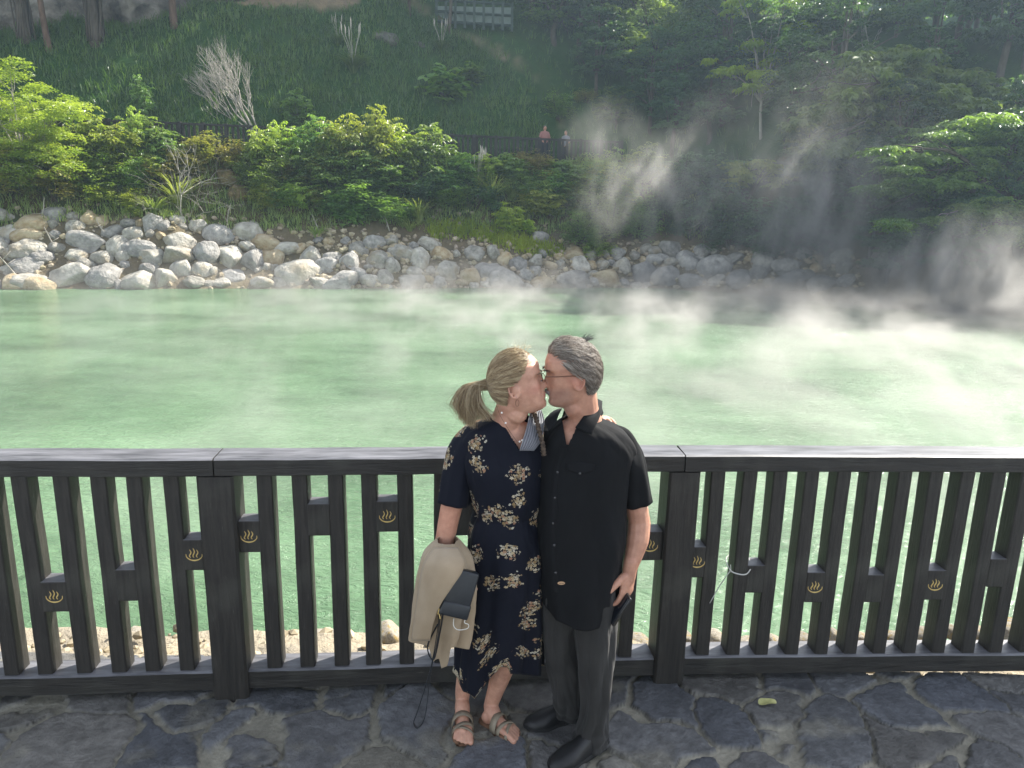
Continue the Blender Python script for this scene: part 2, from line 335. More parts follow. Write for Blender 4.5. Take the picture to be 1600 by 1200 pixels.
m_mossy = surf('mossy_boulder', lin(70, 66, 44), lin(128, 112, 82), scale=2.5, rough=.95, bump=.9, bscale=6, spec=.1, bdist=.1)
MT = {'m': m_mossy, 'p': m_rock, 'g': m_rockg, 'o': m_rocko}
for (px, py, wd, ht, tn) in BIG:
    p = hit(px, min(py+ht*.25, 452 if px < 1000 else 462)); sc = ppm(p)
    r = wd/sc*.66; sq = min(1.25, max(.75, ht/wd/ .8))
    placed.append((px, py, boulder(p+np.array([0, r*.25, -.02]), r, MT[tn], rr.randrange(10), (rr.uniform(-.3, .3), rr.uniform(-.3, .3), rr.uniform(0, 6.28)), sq), tn, wd))
# fill between them
fr = random.Random(11); cand = [(b[0], b[1], b[2]*.42) for b in BIG]; tries = 0; n_fill = 0
while tries < 6000 and n_fill < 150:
    tries += 1; px = fr.uniform(-120, 1330); wd = fr.choice([15, 18, 22, 26]); lo = np.interp(px, [0, 250, 420, 560, 900, 1000, 1330], [330, 338, 370, 375, 395, 385, 395]); py = fr.uniform(lo, 448)
    if px < 0 or px > 1300: wd *= 1.7
    if 690 < px < 900 and py < 385: continue
    if any(abs(a_-px) < (q+wd*.36) and abs(b_-py) < (q+wd*.36)*.8 for a_, b_, q in cand): continue
    cand.append((px, py, wd*.42)); n_fill += 1
    p = hit(px, py+3); r = wd/ppm(p)*.66; tn = fr.choice('ppggo')
    placed.append((px, py, boulder(p, r, MT[tn], fr.randrange(10), (fr.uniform(-.4, .4), fr.uniform(-.4, .4), fr.uniform(0, 6.28)), fr.uniform(.8, 1.2)), tn, wd))
ORD = ['first', 'second', 'third', 'fourth', 'fifth', 'sixth', 'seventh', 'eighth', 'ninth', 'tenth', 'eleventh', 'twelfth', 'thirteenth', 'fourteenth', 'fifteenth', 'sixteenth', 'seventeenth', 'eighteenth', 'nineteenth', 'twentieth']
TENS = {2: 'twenty', 3: 'thirty', 4: 'forty', 5: 'fifty', 6: 'sixty', 7: 'seventy'}
def ordn(k):
    if k < 20: return ORD[k]
    d, u = divmod(k+1, 10); return (TENS[d][:-1]+'ieth') if u == 0 else TENS[d]+'-'+ORD[u-1]
TONE = {'m': 'mossy brown', 'p': 'pale cream', 'g': 'grey', 'o': 'ochre-stained'}
rows = {}
for (px, py, o, tn, wd) in placed:
    row = 'at the waterline' if py > 424 else 'in the second tier up from the water' if py > 404 else 'in the middle of the heap' if py > 380 else 'high on the heap' if py > 335 else 'up among the bushes'
    size = 'big' if wd > 40 else 'mid-sized' if wd > 24 else 'small'
    rows.setdefault((row, tn, size), []).append((px, o))
for (row, tn, size), l in rows.items():
    l.sort(key=lambda q: q[0])
    for k, (px, o) in enumerate(l):
        lab = f'{ordn(k)} {size} {TONE[tn]} boulder from the left {row}' if len(l) > 1 else f'the only {size} {TONE[tn]} boulder {row} on the far shore'
        tag(o, lab, 'boulder', 'boulders along the far shore')
# rubble between the boulders: uncountable
mb = MB(); q = np.random.default_rng(3)
V0, F0 = rock_mesh(31, 6, .2, 1); V1, F1 = rock_mesh(32, 8, .2, 1)
for k in range(2600):
    px = q.uniform(-150, 1350); lo = np.interp(px, [0, 250, 420, 560, 900, 1000, 1330], [315, 325, 350, 365, 375, 380, 395]); py = q.uniform(lo, 452)
    if k % 3 == 0: px = q.uniform(480, 1000)
    d = None
    p = hit(px, py, 22, 42); r = q.choice([.06, .08, .1, .14, .2]); a = q.uniform(0, 6.28); V, F = (V0, F0) if k % 2 else (V1, F1)
    R = np.array(Matrix.Rotation(a, 3, 'Z') @ Matrix.Rotation(q.uniform(-1, 1), 3, 'X'))
    g = q.uniform(.6, 1.1); mb.add((V*r) @ R.T+p+[0, 0, r*.3], F, color=(g, g*q.uniform(.93, 1), g*q.uniform(.82, .98)))
m_rub = surf('rubble', lin(140, 130, 112), lin(190, 180, 160), scale=4, rough=.9, bump=0, vcol=True, spec=.2)
tag(mb.build('rubble', m_rub, cols=True, smooth=False), 'small broken stones and gravel filling the gaps between the far shore boulders', 'rubble', kind='stuff')
mbn = MB()
for k in range(520):
    x = q.uniform(-3.6, 3.9); y = q.uniform(3.2, 3.75); r = q.choice([.012, .02, .03, .045]); V, F = (V0, F0) if k % 2 else (V1, F1); R = np.array(Matrix.Rotation(q.uniform(0, 6.28), 3, 'Z')); g = q.uniform(.55, 1.15)
    mbn.add((V*r) @ R.T+[x, y, ground_at(x, y)+r*.2+.01], F, color=(g, g*.97, g*.9))
tag(mbn.build('gravel', m_rub, cols=True, smooth=False), 'loose pale gravel on the near bank just behind the railing', 'gravel', kind='stuff')
# near bank, seen between the slats of the railing
nearl = []
for k, (px, py, wd) in enumerate([(-60, 1010, 90), (10, 1012, 60), (88, 1006, 66), (152, 998, 52), (208, 990, 46), (252, 1012, 40), (300, 1006, 44), (402, 1006, 54), (440, 1012, 34), (492, 998, 58), (540, 1008, 30), (566, 1006, 40), (604, 990, 48), (655, 1004, 44), (850, 1004, 50), (1000, 1003, 40), (1072, 994, 34), (1118, 996, 54), (1170, 1004, 40), (1214, 1002, 40), (1262, 998, 36), (1308, 996, 34), (1345, 992, 36), (1398, 994, 36), (1450, 992, 34), (1492, 984, 24), (1530, 990, 40), (1590, 982, 46), (1660, 985, 60), (1735, 985, 70)]):
    y0 = 3.52+.12*rr.random(); p = J(px, py, y0); r = wd/ppm(p)*.62
    p = p+np.array([0, r*.5, -r*.55]); o = boulder(p, r, m_rockn, rr.randrange(10), (rr.uniform(-.3, .3), rr.uniform(-.3, .3), rr.uniform(0, 6.28)), rr.uniform(.8, 1.1), 'rock')
    nearl.append(o); tag(o, f'{ordn(k)} sunlit cream rock from the left on the near bank behind the railing', 'rock', 'rocks on the near bank behind the railing')
# ================================================================== NEAR RAILING
def woodmat(name, c1, c2, rough=.5, spec=.5, along='X'):
    m, t, N, L, out = nodes(name)
    tc = N('ShaderNodeTexCoord'); mp = N('ShaderNodeMapping'); L(tc.outputs['Object'], mp.inputs[0])
    mp.inputs['Scale'].default_value = (1.2, 14, 14) if along == 'X' else (14, 14, 1.2)
    n1 = N('ShaderNodeTexNoise', i_Scale=4, i_Detail=8, i_Roughness=.7, i_Distortion=.5); L(mp.outputs[0], n1.inputs['Vector'])
    c = ramp(N, L, n1.outputs[0], [(.35, c1), (.7, c2)])
    n3 = N('ShaderNodeTexNoise', i_Scale=5, i_Detail=5); L(tc.outputs['Object'], n3.inputs['Vector'])
    f = ramp(N, L, n3.outputs[0], [(.5, (0, 0, 0)), (.75, (.7, .7, .7))]); c = mixc(N, L, f, c, (.06, .06, .05))
    n4 = N('ShaderNodeTexNoise', i_Scale=9, i_Detail=9, i_Roughness=.75); L(mp.outputs[0], n4.inputs['Vector']); f4 = ramp(N, L, n4.outputs[0], [(.63, (0, 0, 0)), (.72, (.6, .6, .6))]); c = mixc(N, L, f4, c, (.16, .15, .13))
    b = N('ShaderNodeBsdfPrincipled'); b.inputs['Specular IOR Level'].default_value = spec; L(c, b.inputs['Base Color'])
    r = N('ShaderNodeMapRange', i_To_Min=rough-.1, i_To_Max=rough+.18); L(n1.outputs[0], r.inputs[0]); L(r.outputs[0], b.inputs['Roughness'])
    bp = N('ShaderNodeBump', i_Strength=.8, i_Distance=.006); L(n1.outputs[0], bp.inputs['Height']); L(bp.outputs[0], b.inputs['Normal'])
    L(b.outputs[0], out.inputs[0]); return m
m_wh = woodmat('dark_stained_wood_rail', (.011, .0103, .0095), (.034, .031, .027))
m_wv = woodmat('dark_stained_wood_upright', (.011, .0103, .0095), (.038, .034, .029), along='Z')
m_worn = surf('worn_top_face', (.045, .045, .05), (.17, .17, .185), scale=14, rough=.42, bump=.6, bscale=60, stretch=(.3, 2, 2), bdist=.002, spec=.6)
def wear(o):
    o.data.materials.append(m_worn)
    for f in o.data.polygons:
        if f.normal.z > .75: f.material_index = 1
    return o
m_gold = surf('gold_paint', (.55, .38, .12), (.7, .52, .2), scale=60, rough=.45, bump=0)
RA, RB, RC_, RD = np.array([-2.76, 2.744]), np.array([-1.2, 2.876]), np.array([.745, 3.053]), np.array([3.0, 3.168])
E1 = RB+(RA-RB)*2.1; E2 = RC_+(RD-RC_)*1.85
SEGS = [(E1, RB), (RB, RC_), (RC_, E2)]
def onplane(px, py, A, B):
    """ray through a photo pixel meets the vertical plane through A-B; returns x, y, z"""
    d = ray(px, py); n = np.array([-(B-A)[1], (B-A)[0]]); k = (n @ A)/(n @ d[:2]); return CAM+d*k
rail = empty('wooden_railing', (0.745, 3.05, 0)); OFF = np.array([0.745, 3.05, 0])
tag(rail, 'black stained wooden railing behind the couple, gold hot spring marks on its blocks', 'railing')
def rbox(name, c, s, rz, mat, par=rail, bev=.006, wob=0., seed=0):
    """box in its own frame: origin at c so the grain differs"""
    V, *F = box((0, 0, 0), s, 0, bev)
    o = mk(name, V, F, mat, par, smooth=False); o.location = tuple(np.array(c)-OFF); o.rotation_euler = (0, 0, rz)
    return o
def wobbly(name, c, s, rz, mat, axis, seed, par=rail, amp=.003, taper=0):
    """hand-hewn timber: a box cut into many slices along its axis, each a little uneven"""
    n = 26; r = np.random.default_rng(seed); L_ = s[axis]; o1, o2 = [k for k in range(3) if k != axis]
    base = np.array([[-1, -1], [-.86, -1], [0, -1], [.86, -1], [1, -1], [1, -.86], [1, 0], [1, .86], [1, 1], [.86, 1], [0, 1], [-.86, 1], [-1, 1], [-1, .86], [-1, 0], [-1, -.86]], float)
    base[[0, 4, 8, 12]] *= .93
    base = base*.5; V = []
    ts = np.linspace(-.5, .5, n); w1 = fbm(ts*L_*2.2+seed, ts*0+seed, 3)-.47; w2 = fbm(ts*L_*2.2+seed, ts*0+seed+9, 4)-.47; w3 = fbm(ts*L_*6+seed, ts*0+seed+5, 4)-.47
    for i, t_ in enumerate(ts):
        b_ = base*(1+w3[i]*amp*8); q = np.zeros((16, 3)); q[:, axis] = t_*L_; q[:, o1] = b_[:, 0]*s[o1]+w1[i]*amp*5; q[:, o2] = b_[:, 1]*s[o2]+w2[i]*amp*3; V.append(q)
    V = np.concatenate(V); F = grid_faces(n, 16, True)
    if axis == 1: F = F[:, ::-1]
    c_ = [np.arange(16)[None, ::-1], (np.arange(16)+(n-1)*16)[None]]
    ob = mk(name, V, [F]+c_, mat, par, smooth=False); ob.location = tuple(np.array(c)-OFF); ob.rotation_euler = (0, 0, rz); return ob
ZR0, ZR1, ZT0, ZT1 = .042, .136, 1.035, 1.112
for k, (A, B) in enumerate(SEGS):
    dv = (B-A); L_ = np.linalg.norm(dv); u_ = dv/L_; nn = np.array([-u_[1], u_[0]]); rz = math.atan2(u_[1], u_[0])
    a = A+(u_*.07 if k > 0 else 0); b = B-(u_*.07 if k < 2 else 0); cc = (a+b)/2+nn*.066; ln = np.linalg.norm(b-a)
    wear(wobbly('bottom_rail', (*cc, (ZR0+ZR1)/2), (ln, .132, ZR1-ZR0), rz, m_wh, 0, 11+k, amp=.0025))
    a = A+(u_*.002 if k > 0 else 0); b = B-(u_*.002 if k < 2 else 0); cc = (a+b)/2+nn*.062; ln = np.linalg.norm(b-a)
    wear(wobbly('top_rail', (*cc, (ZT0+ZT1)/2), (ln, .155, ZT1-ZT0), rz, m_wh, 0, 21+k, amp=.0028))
for k, (P_, wd) in enumerate([(RB, .148), (RC_, .138)]):
    wobbly('post', (P_[0], P_[1]+.056, ZT0/2-.005), (wd, .15, ZT0+.01), .07, m_wv, 2, 31+k, amp=.002)
SL = [(0, -95), (0, -38), (0, 19), (0, 71), (0, 132), (0, 187), (0, 239), (0, 293), (1, 429), (1, 481), (1, 534), (1, 583), (1, 636), (1, 690), (1, 742), (1, 796), (1, 850), (1, 912), (1, 976),
      (2, 1098), (2, 1145), (2, 1190), (2, 1237), (2, 1283), (2, 1329), (2, 1373), (2, 1420), (2, 1466), (2, 1512), (2, 1555), (2, 1602), (2, 1648), (2, 1694), (2, 1742), (2, 1788), (2, 1836), (2, 1884), (2, 1932), (2, 1980), (2, 2030), (2, 2080), (0, -150), (0, -205), (0, -262), (0, -318)]
SX = {}
for k, (sg, px) in enumerate(SL):
    A, B = SEGS[sg]; u_ = (B-A)/np.linalg.norm(B-A); nn = np.array([-u_[1], u_[0]]); rz = math.atan2(u_[1], u_[0])
    q = onplane(px, [1050, 1036, 1018][sg], A+nn*.02, B+nn*.02); SX[px] = q[:2]
    c_ = q[:2]+nn*.04
    wobbly('slat', (*c_, (ZR1+ZT0)/2), (.064, .088, ZT0-ZR1), rz, m_wv, 2, 50+k, amp=.0014)
def emblem(par, w_, f_):
    """hot-spring mark: bowl arc with three rising wisps, gilded lines standing 1.5 mm proud of the block"""
    mb = MB()
    def line(P, r0, r1):
        P = spline(P, 6); R = np.interp(np.linspace(0, 1, len(P)), [0, .5, 1], [r1, r0, r1]); mb.add(*tube(P, R, 6))
    y = f_-.001
    ar = [(-.033, y, .006), (-.031, y, -.007), (-.018, y, -.019), (0, y, -.023), (.018, y, -.019), (.031, y, -.007), (.032, y, .005)]
    line(ar, .0032, .0012)
    for x0, h in ((-.014, .026), (0, .032), (.014, .025)):
        line([(x0-.001, y, -.010), (x0-.005, y, -.002), (x0+.002, y, h*.5), (x0-.003, y, h)], .0028, .0010)
    return mb.build('emblem', m_gold, par)
BL = [(0, -95, -38, 912, 958, 0), (0, 71, 132, 910, 957, 1), (0, 187, 239, 891, 940, 0), (0, 293, 'p', 844, 892, 1), (1, 'p', 429, 814, 863, 1), (1, 481, 534, 788, 838, 0), (1, 583, 636, 784, 832, 1), (1, 690, 742, 790, 838, 0), (1, 796, 850, 800, 846, 1),
      (1, 976, 'q', 832, 877, 1), (2, 'q', 1098, 855, 903, 1), (2, 1145, 1190, 884, 927, 0), (2, 1237, 1283, 895, 942, 1), (2, 1329, 1373, 899, 942, 0), (2, 1420, 1466, 892, 938, 1), (2, 1512, 1555, 874, 918, 0), (2, 1602, 1648, 850, 893, 1)]
for k, (sg, a, b, y0, y1, em) in enumerate(BL):
    A, B = SEGS[sg]; u_ = (B-A)/np.linalg.norm(B-A); nn = np.array([-u_[1], u_[0]]); rz = math.atan2(u_[1], u_[0])
    pa = RB+u_*.072+nn*.02 if a == 'p' else RC_+u_*.067+nn*.02 if a == 'q' else SX[a]+u_*.030
    pb = RB-u_*.072+nn*.02 if b == 'p' else RC_-u_*.067+nn*.02 if b == 'q' else SX[b]-u_*.030
    pxm = (a if a not in ('p', 'q') else b); z1 = onplane(pxm, y0, A+nn*.012, B+nn*.012)[2]; z0 = onplane(pxm, y1, A+nn*.012, B+nn*.012)[2]
    mid = (pa+pb)/2; ln = np.linalg.norm(pb-pa)+.004
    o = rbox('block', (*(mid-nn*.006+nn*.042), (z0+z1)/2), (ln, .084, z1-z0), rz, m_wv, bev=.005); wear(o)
    if em: emblem(o, ln, -.042)
# thin cord tied round one slat
m_cord = surf('pale_cord', (.5, .5, .47), (.6, .6, .56), scale=50, rough=.7, bump=0)
q = SX[1145]; z = 0.55
pts = [(q[0]+.045, q[1]+.0, z+.02), (q[0]+.02, q[1]-.014, z-.002), (q[0]-.02, q[1]-.016, z+.0), (q[0]-.05, q[1]+.0, z+.012), (q[0]-.04, q[1]+.09, z+.03), (q[0]+.04, q[1]+.11, z+.05), (q[0]+.05, q[1]+.03, z+.03), (q[0]+.045, q[1]+.0, z+.02)]
mbc = MB().add(*tube(spline(pts, 5), .003, 5)); mbc.add(*tube(spline([(q[0]-.045, q[1], z+.01), (q[0]-.09, q[1]-.01, z-.06), (q[0]-.13, q[1]-.012, z-.15)], 5), .0022, 5)); mbc.add(*tube(spline([(q[0]-.045, q[1], z+.01), (q[0]-.052, q[1]-.01, z+.04)], 5), .002, 5))
tag(mbc.build('cord', m_cord), 'thin pale cord tied round a slat right of the second post', 'cord')
# fallen leaf on the paving
p = onz(1199, 1099, .024); a = np.linspace(0, 2*math.pi, 20, endpoint=False)
LV = [(0, 0, .006)]+[(.042*math.cos(t_), .021*math.sin(t_)*(1-.25*math.cos(t_)), .003+.010*abs(math.sin(t_))+.004*math.sin(3*t_)) for t_ in a]
lf = mk('fallen_leaf', LV, [[0, 1+i, 1+(i+1) % 20] for i in range(20)], surf('yellowing_leaf', lin(150, 150, 96), lin(178, 176, 120), scale=40, rough=.6, bump=.3), None); lf.location = tuple(p); lf.rotation_euler = (.1, 0, .1)
tag(lf, 'single yellow green fallen leaf lying on the slate paving', 'leaf')
# ================================================================== FAR WALKWAY FENCE
m_ff = surf('far_fence_wood', (.014, .013, .013), (.04, .036, .034), scale=5, rough=.7, bump=0, spec=.3)
def far_fence(x0, x1, n, s0, label, zoff=0., npost=12, name='walkway_fence', ygap=None, mat=m_ff, base=None):
    xs_ = np.linspace(x0, x1, 60); ys_ = Ys(xs_)+s0; zs_ = (terrain(xs_, ys_, False) if base is None else np.interp(xs_, *base))+zoff
    r = empty(name, (x0, ys_[0], zs_[0])); of = np.array([x0, ys_[0], zs_[0]]); P = np.stack([xs_, ys_, zs_], 1)-of
    for nm, h, hw in (('top_rail', 1.12, .07), ('bottom_rail', .12, .05)):
        mb = MB(); Q = P+[0, 0, h]; o_ = [(-hw, -.045), (-hw, .045), (hw, .045), (hw, -.045)]
        V = np.concatenate([[Qi+[0, a_, b_] for a_, b_ in o_] for Qi in Q]); mb.add(V, grid_faces(60, 4, True)); mb.build(nm, mat, r, smooth=False)
    def at(x): return np.array([x, np.interp(x, xs_, ys_), np.interp(x, xs_, zs_)])-of
    for x in np.linspace(x0, x1, npost):
        V, *F = box(at(x)+[0, 0, .6], (.14, .14, 1.2), 0, 0); mk('post', V, F, mat, r, smooth=False)
    bal = None
    for x in np.linspace(x0+.12, x1-.12, n):
        if bal is None:
            V, *F = box((0, 0, .62), (.11, .05, .96), 0, 0); bal = mk('baluster', V, F, mat, r, smooth=False); o = bal
        else:
            o = bal.copy(); col.objects.link(o); o.parent = r
        o.location = tuple(at(x)+[0, 0, 0])
    tag(r, label, 'fence'); return r
far_fence(-19.5, -9.2, 46, 6.0, 'dark walkway fence behind the bare leaning tree, left part of far path')
far_fence(-6.2, 5.2, 52, 6.0, 'dark walkway fence on the far path where two people lean')
# ================================================================== VEGETATION
def quads(P, D, Nn, L_, W_):
    """diamond leaves: P base, D unit axis, Nn approx normal"""
    side = np.cross(D, Nn); side /= np.linalg.norm(side, axis=1)[:, None]+1e-9; up = np.cross(side, D)
    L_ = np.broadcast_to(L_, (len(P),))[:, None]; W_ = np.broadcast_to(W_, (len(P),))[:, None]
    a = P; b = P+D*L_*.45+side*W_*.5+up*L_*.06; c = P+D*L_-up*L_*.10; d = P+D*L_*.45-side*W_*.5+up*L_*.06
    V = np.stack([a, b, c, d], 1).reshape(-1, 3); F = np.arange(len(P)*4).reshape(-1, 4); return V, F
def unit(v): return v/(np.linalg.norm(v, axis=-1)[..., None]+1e-9)
def pinnate(O, az, el, ln, g, nl=6, L_=.13, W_=.05, tone=None):
    """compound leaves: leaflets in pairs along a drooping rachis"""
    M = len(O); tone = g.uniform(0, 1, M) if tone is None else tone
    h = np.stack([np.cos(az), np.sin(az), 0*az], 1); s = np.stack([-np.sin(az), np.cos(az), 0*az], 1)
    V = []; C = []
    for j in range(nl):
        t_ = (j+.8)/nl
        P = O+h*(ln*t_*np.cos(el))[:, None]; P[:, 2] += ln*t_*np.sin(el)-ln*.55*t_*t_
        for sg in ((-1, 1) if j < nl-1 else (0,)):
            D = unit(h*(.55 if sg else 1)+s*sg*.9+np.stack([g.normal(0, .15, M), g.normal(0, .15, M), -.35+g.normal(0, .2, M)], 1))
            Nn = np.stack([g.normal(0, .3, M), g.normal(0, .3, M), np.ones(M)], 1)
            v, f = quads(P, D, Nn, L_*g.uniform(.75, 1.15, M)*(1-.3*abs(t_-.5)), W_); V.append(v); C.append(np.repeat(np.clip(tone+g.normal(0, .15, M), 0, 1), 4))
    V = np.concatenate(V); C = np.concatenate(C); return V, np.arange(len(V)).reshape(-1, 4), np.stack([C, C, C], 1)
def palmate(O, g, nl=8, L_=.22, W_=.07, tone=None, droop=.45, az0=None):
    M = len(O); tone = g.uniform(0, 1, M) if tone is None else tone; V = []; C = []; ph = g.uniform(0, 6.28, M)
    tilt = np.stack([g.normal(0, .35, M), g.normal(0, .35, M), np.ones(M)], 1); tilt = unit(tilt)
    for j in range(nl):
        a = ph+j*2*math.pi/nl+g.normal(0, .2, M); D = np.stack([np.cos(a), np.sin(a), -droop+g.normal(0, .25, M)], 1); D = unit(D-tilt*((D*tilt).sum(1)+droop)[:, None])
        v, f = quads(O+D*.02, D, tilt, L_*g.uniform(.7, 1.2, M), W_*g.uniform(.8, 1.2, M)); V.append(v); C.append(np.repeat(np.clip(tone+g.normal(0, .12, M), 0, 1), 4))
    V = np.concatenate(V); C = np.concatenate(C); return V, np.arange(len(V)).reshape(-1, 4), np.stack([C, C, C], 1)
def blades(n, g, h=.8, spread=.35, wd=.02, droop=.6, base=.08):
    a = g.uniform(0, 6.28, n); hh = h*g.uniform(.6, 1.15, n); r0 = base*np.sqrt(g.uniform(0, 1, n)); sp = spread*g.uniform(.3, 1.6, n)
    d = np.stack([np.cos(a), np.sin(a), 0*a], 1); s = np.stack([-np.sin(a), np.cos(a), 0*a], 1); rows_ = []
    for k, t_ in enumerate((0, .3, .6, .85, 1.)):
        c = d*(r0+sp*t_**1.7)[:, None]; c[:, 2] = hh*(t_-droop*.6*t_**3); w_ = wd*(1-t_)**.6*.5+.0008
        rows_.append(np.stack([c-s*w_, c+s*w_], 1))
    V = np.stack(rows_, 1).reshape(-1, 3)  # n,5,2
    b = np.arange(n)[:, None]*10+np.arange(4)[None]*2; F = np.stack([b, b+1, b+3, b+2], -1).reshape(-1, 4)
    C = np.repeat(g.uniform(0, 1, n), 10); return V, F, np.stack([C, C, C], 1)
m_lb = leafmat('leaf_bright', (.13, .20, .035), (.37, .43, .11), .45)
m_lm = leafmat('leaf_mid', (.07, .14, .04), (.22, .32, .10), .45)
m_ld = leafmat('leaf_dark', (.026, .066, .038), (.10, .175, .085), .5)
m_ly = leafmat('leaf_yellow_green', (.16, .24, .03), (.38, .44, .06), .45)
m_lo = leafmat('leaf_olive', (.15, .16, .04), (.32, .28, .10), .35)
m_gr = leafmat('grass_blade', (.14, .20, .06), (.36, .42, .18), .4)
m_sg = leafmat('slope_grass', (.045, .11, .035), (.15, .23, .075), .35)
m_plume = surf('grass_plume', (.36, .33, .28), (.5, .46, .4), scale=30, rough=.9, bump=0)
m_bark = surf('bark', (.05, .04, .032), (.13, .11, .09), scale=6, rough=.9, bump=.8, bscale=18, stretch=(1, 1, .25), spec=.2)
m_barkp = surf('pale_bark', (.22, .20, .17), (.45, .42, .37), scale=7, rough=.85, bump=.5, bscale=20, stretch=(1, 1, .3), spec=.2)
m_barkr = surf('red_brown_bark', (.07, .045, .035), (.17, .11, .08), scale=7, rough=.9, bump=.8, bscale=18, stretch=(1, 1, .3), spec=.2)

def shrub_proto(seed, kind, mat, name='leafy_shrub'):
    """unit shrub about 1 m tall and 1.3 m across; scaled when placed"""
    g = np.random.default_rng(seed); r = empty(name, (0, 0, 0)); mb = MB(); n = 16; tips = []
    for k in range(n):
        a = g.uniform(0, 6.28); R_ = .55*math.sqrt(g.uniform(0, 1)); hz = .95*(1-.55*(R_/.6)**2)*g.uniform(.7, 1.15)
        tip = np.array([R_*math.cos(a), R_*math.sin(a), hz]); mid = tip*[.45, .45, .6]+g.normal(0, .03, 3)
        mb.add(*tube(spline([(g.normal(0, .04), g.normal(0, .04), -.12), mid, tip], 4), np.linspace(.016, .006, 9), 5)); tips += [tip, mid*.4+tip*.6, tip*[.75, .75, .62]+g.normal(0, .06, 3), tip*[1, 1, .38]+g.normal(0, .08, 3)]
    mb.build('stem', m_bark, r); tips = np.array(tips)
    if kind == 'pin':
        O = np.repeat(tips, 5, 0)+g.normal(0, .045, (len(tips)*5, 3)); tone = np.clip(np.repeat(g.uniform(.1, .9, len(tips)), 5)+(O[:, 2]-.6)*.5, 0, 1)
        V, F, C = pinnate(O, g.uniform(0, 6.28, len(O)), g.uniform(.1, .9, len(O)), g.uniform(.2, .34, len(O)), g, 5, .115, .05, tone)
    elif kind == 'palm':
        O = np.repeat(tips, 5, 0)+g.normal(0, .09, (len(tips)*5, 3)); tone = np.clip(np.repeat(g.uniform(.1, .9, len(tips)), 5), 0, 1)
        V, F, C = palmate(O, g, 7, .16, .065, tone)
    elif kind == 'fine':
        O = np.repeat(tips, 14, 0)+g.normal(0, .085, (len(tips)*14, 3)); tone = np.clip(np.repeat(g.uniform(.1, .9, len(tips)), 14), 0, 1)
        V, F, C = palmate(O, g, 4, .08, .038, tone, .1)
    elif kind == 'broad':
        O = np.repeat(tips, 2, 0)+g.normal(0, .1, (len(tips)*2, 3)); V, F, C = palmate(O, g, 4, .24, .19, None, .3)
    mk('foliage', V, [F], mat, r, smooth=False, cols=C); return r
def tuft_proto(seed, plume, mat, name, n=130, **k):
    g = np.random.default_rng(seed); r = empty(name, (0, 0, 0)); V, F, C = blades(n, g, **k); mk('blades', V, [F], mat, r, smooth=False, cols=C)
    if plume:
        mb = MB()
        for j in range(plume):
            a = g.uniform(0, 6.28); d = np.array([math.cos(a), math.sin(a), 0])*g.uniform(.1, .3); top = d+[0, 0, g.uniform(.85, 1.1)]
            mb.add(*tube(spline([(0, 0, 0), d*.4+[0, 0, .6], top], 4), .006, 4)); mb.add(*tube([top-[0, 0, .04], top+[0, 0, .06], top+[0, 0, .16], top+d*.12+[0, 0, .26]], [.006, .02, .016, .003], 6))
        mb.build('plume', m_plume, r)
    return r
protos = {}
for k in range(3):
    protos['pin%d' % k] = shrub_proto(100+k, 'pin', m_lb if k < 2 else m_lm)
    protos['fine%d' % k] = shrub_proto(110+k, 'fine', [m_lb, m_lm, m_lo][k])
protos['pinm'] = shrub_proto(120, 'pin', m_lm); protos['palm'] = shrub_proto(121, 'palm', m_lm); protos['palmb'] = shrub_proto(122, 'palm', m_lb)
protos['yel'] = shrub_proto(123, 'palm', m_ly); protos['broad'] = shrub_proto(124, 'broad', m_lm); protos['dark'] = shrub_proto(125, 'fine', m_ld); protos['fined'] = shrub_proto(126, 'pin', m_ld)
protos['tuft0'] = tuft_proto(1, 0, m_gr, 'grass_tuft', h=.95, spread=.5, wd=.022); protos['tuft1'] = tuft_proto(2, 0, m_gr, 'grass_tuft', h=.9, spread=.6, wd=.02, droop=.9)
protos['plume'] = tuft_proto(3, 6, m_sg, 'pampas_grass', n=260, h=.75, spread=.5, wd=.025, droop=.8); protos['plume2'] = tuft_proto(4, 6, m_gr, 'pampas_grass', n=130, h=.9, spread=.5, wd=.022, droop=.8)
used = {}
plist = []
def plant(kind, px, py, wpx, hpx, desc, name=None, unit_w=1.35, unit_h=1.1, sink=.05, p=None):
    """plant of a kind, standing where the photo shows its foot (px, py), width and height as in the photo"""
    p = hit(px, py) if p is None else p; sc = ppm(p); o = protos[kind] if kind not in used else copy_tree(protos[kind]); used[kind] = 1
    if name: o.name = name
    sx_ = wpx/sc/unit_w; sz = hpx/sc/unit_h; o.scale = (sx_, sx_*1.0, sz); o.rotation_euler = (0, 0, rr.uniform(0, 6.28)); o.location = (p[0], p[1], p[2]-sink*sz)
    plist.append((px, py, desc, o)); return o
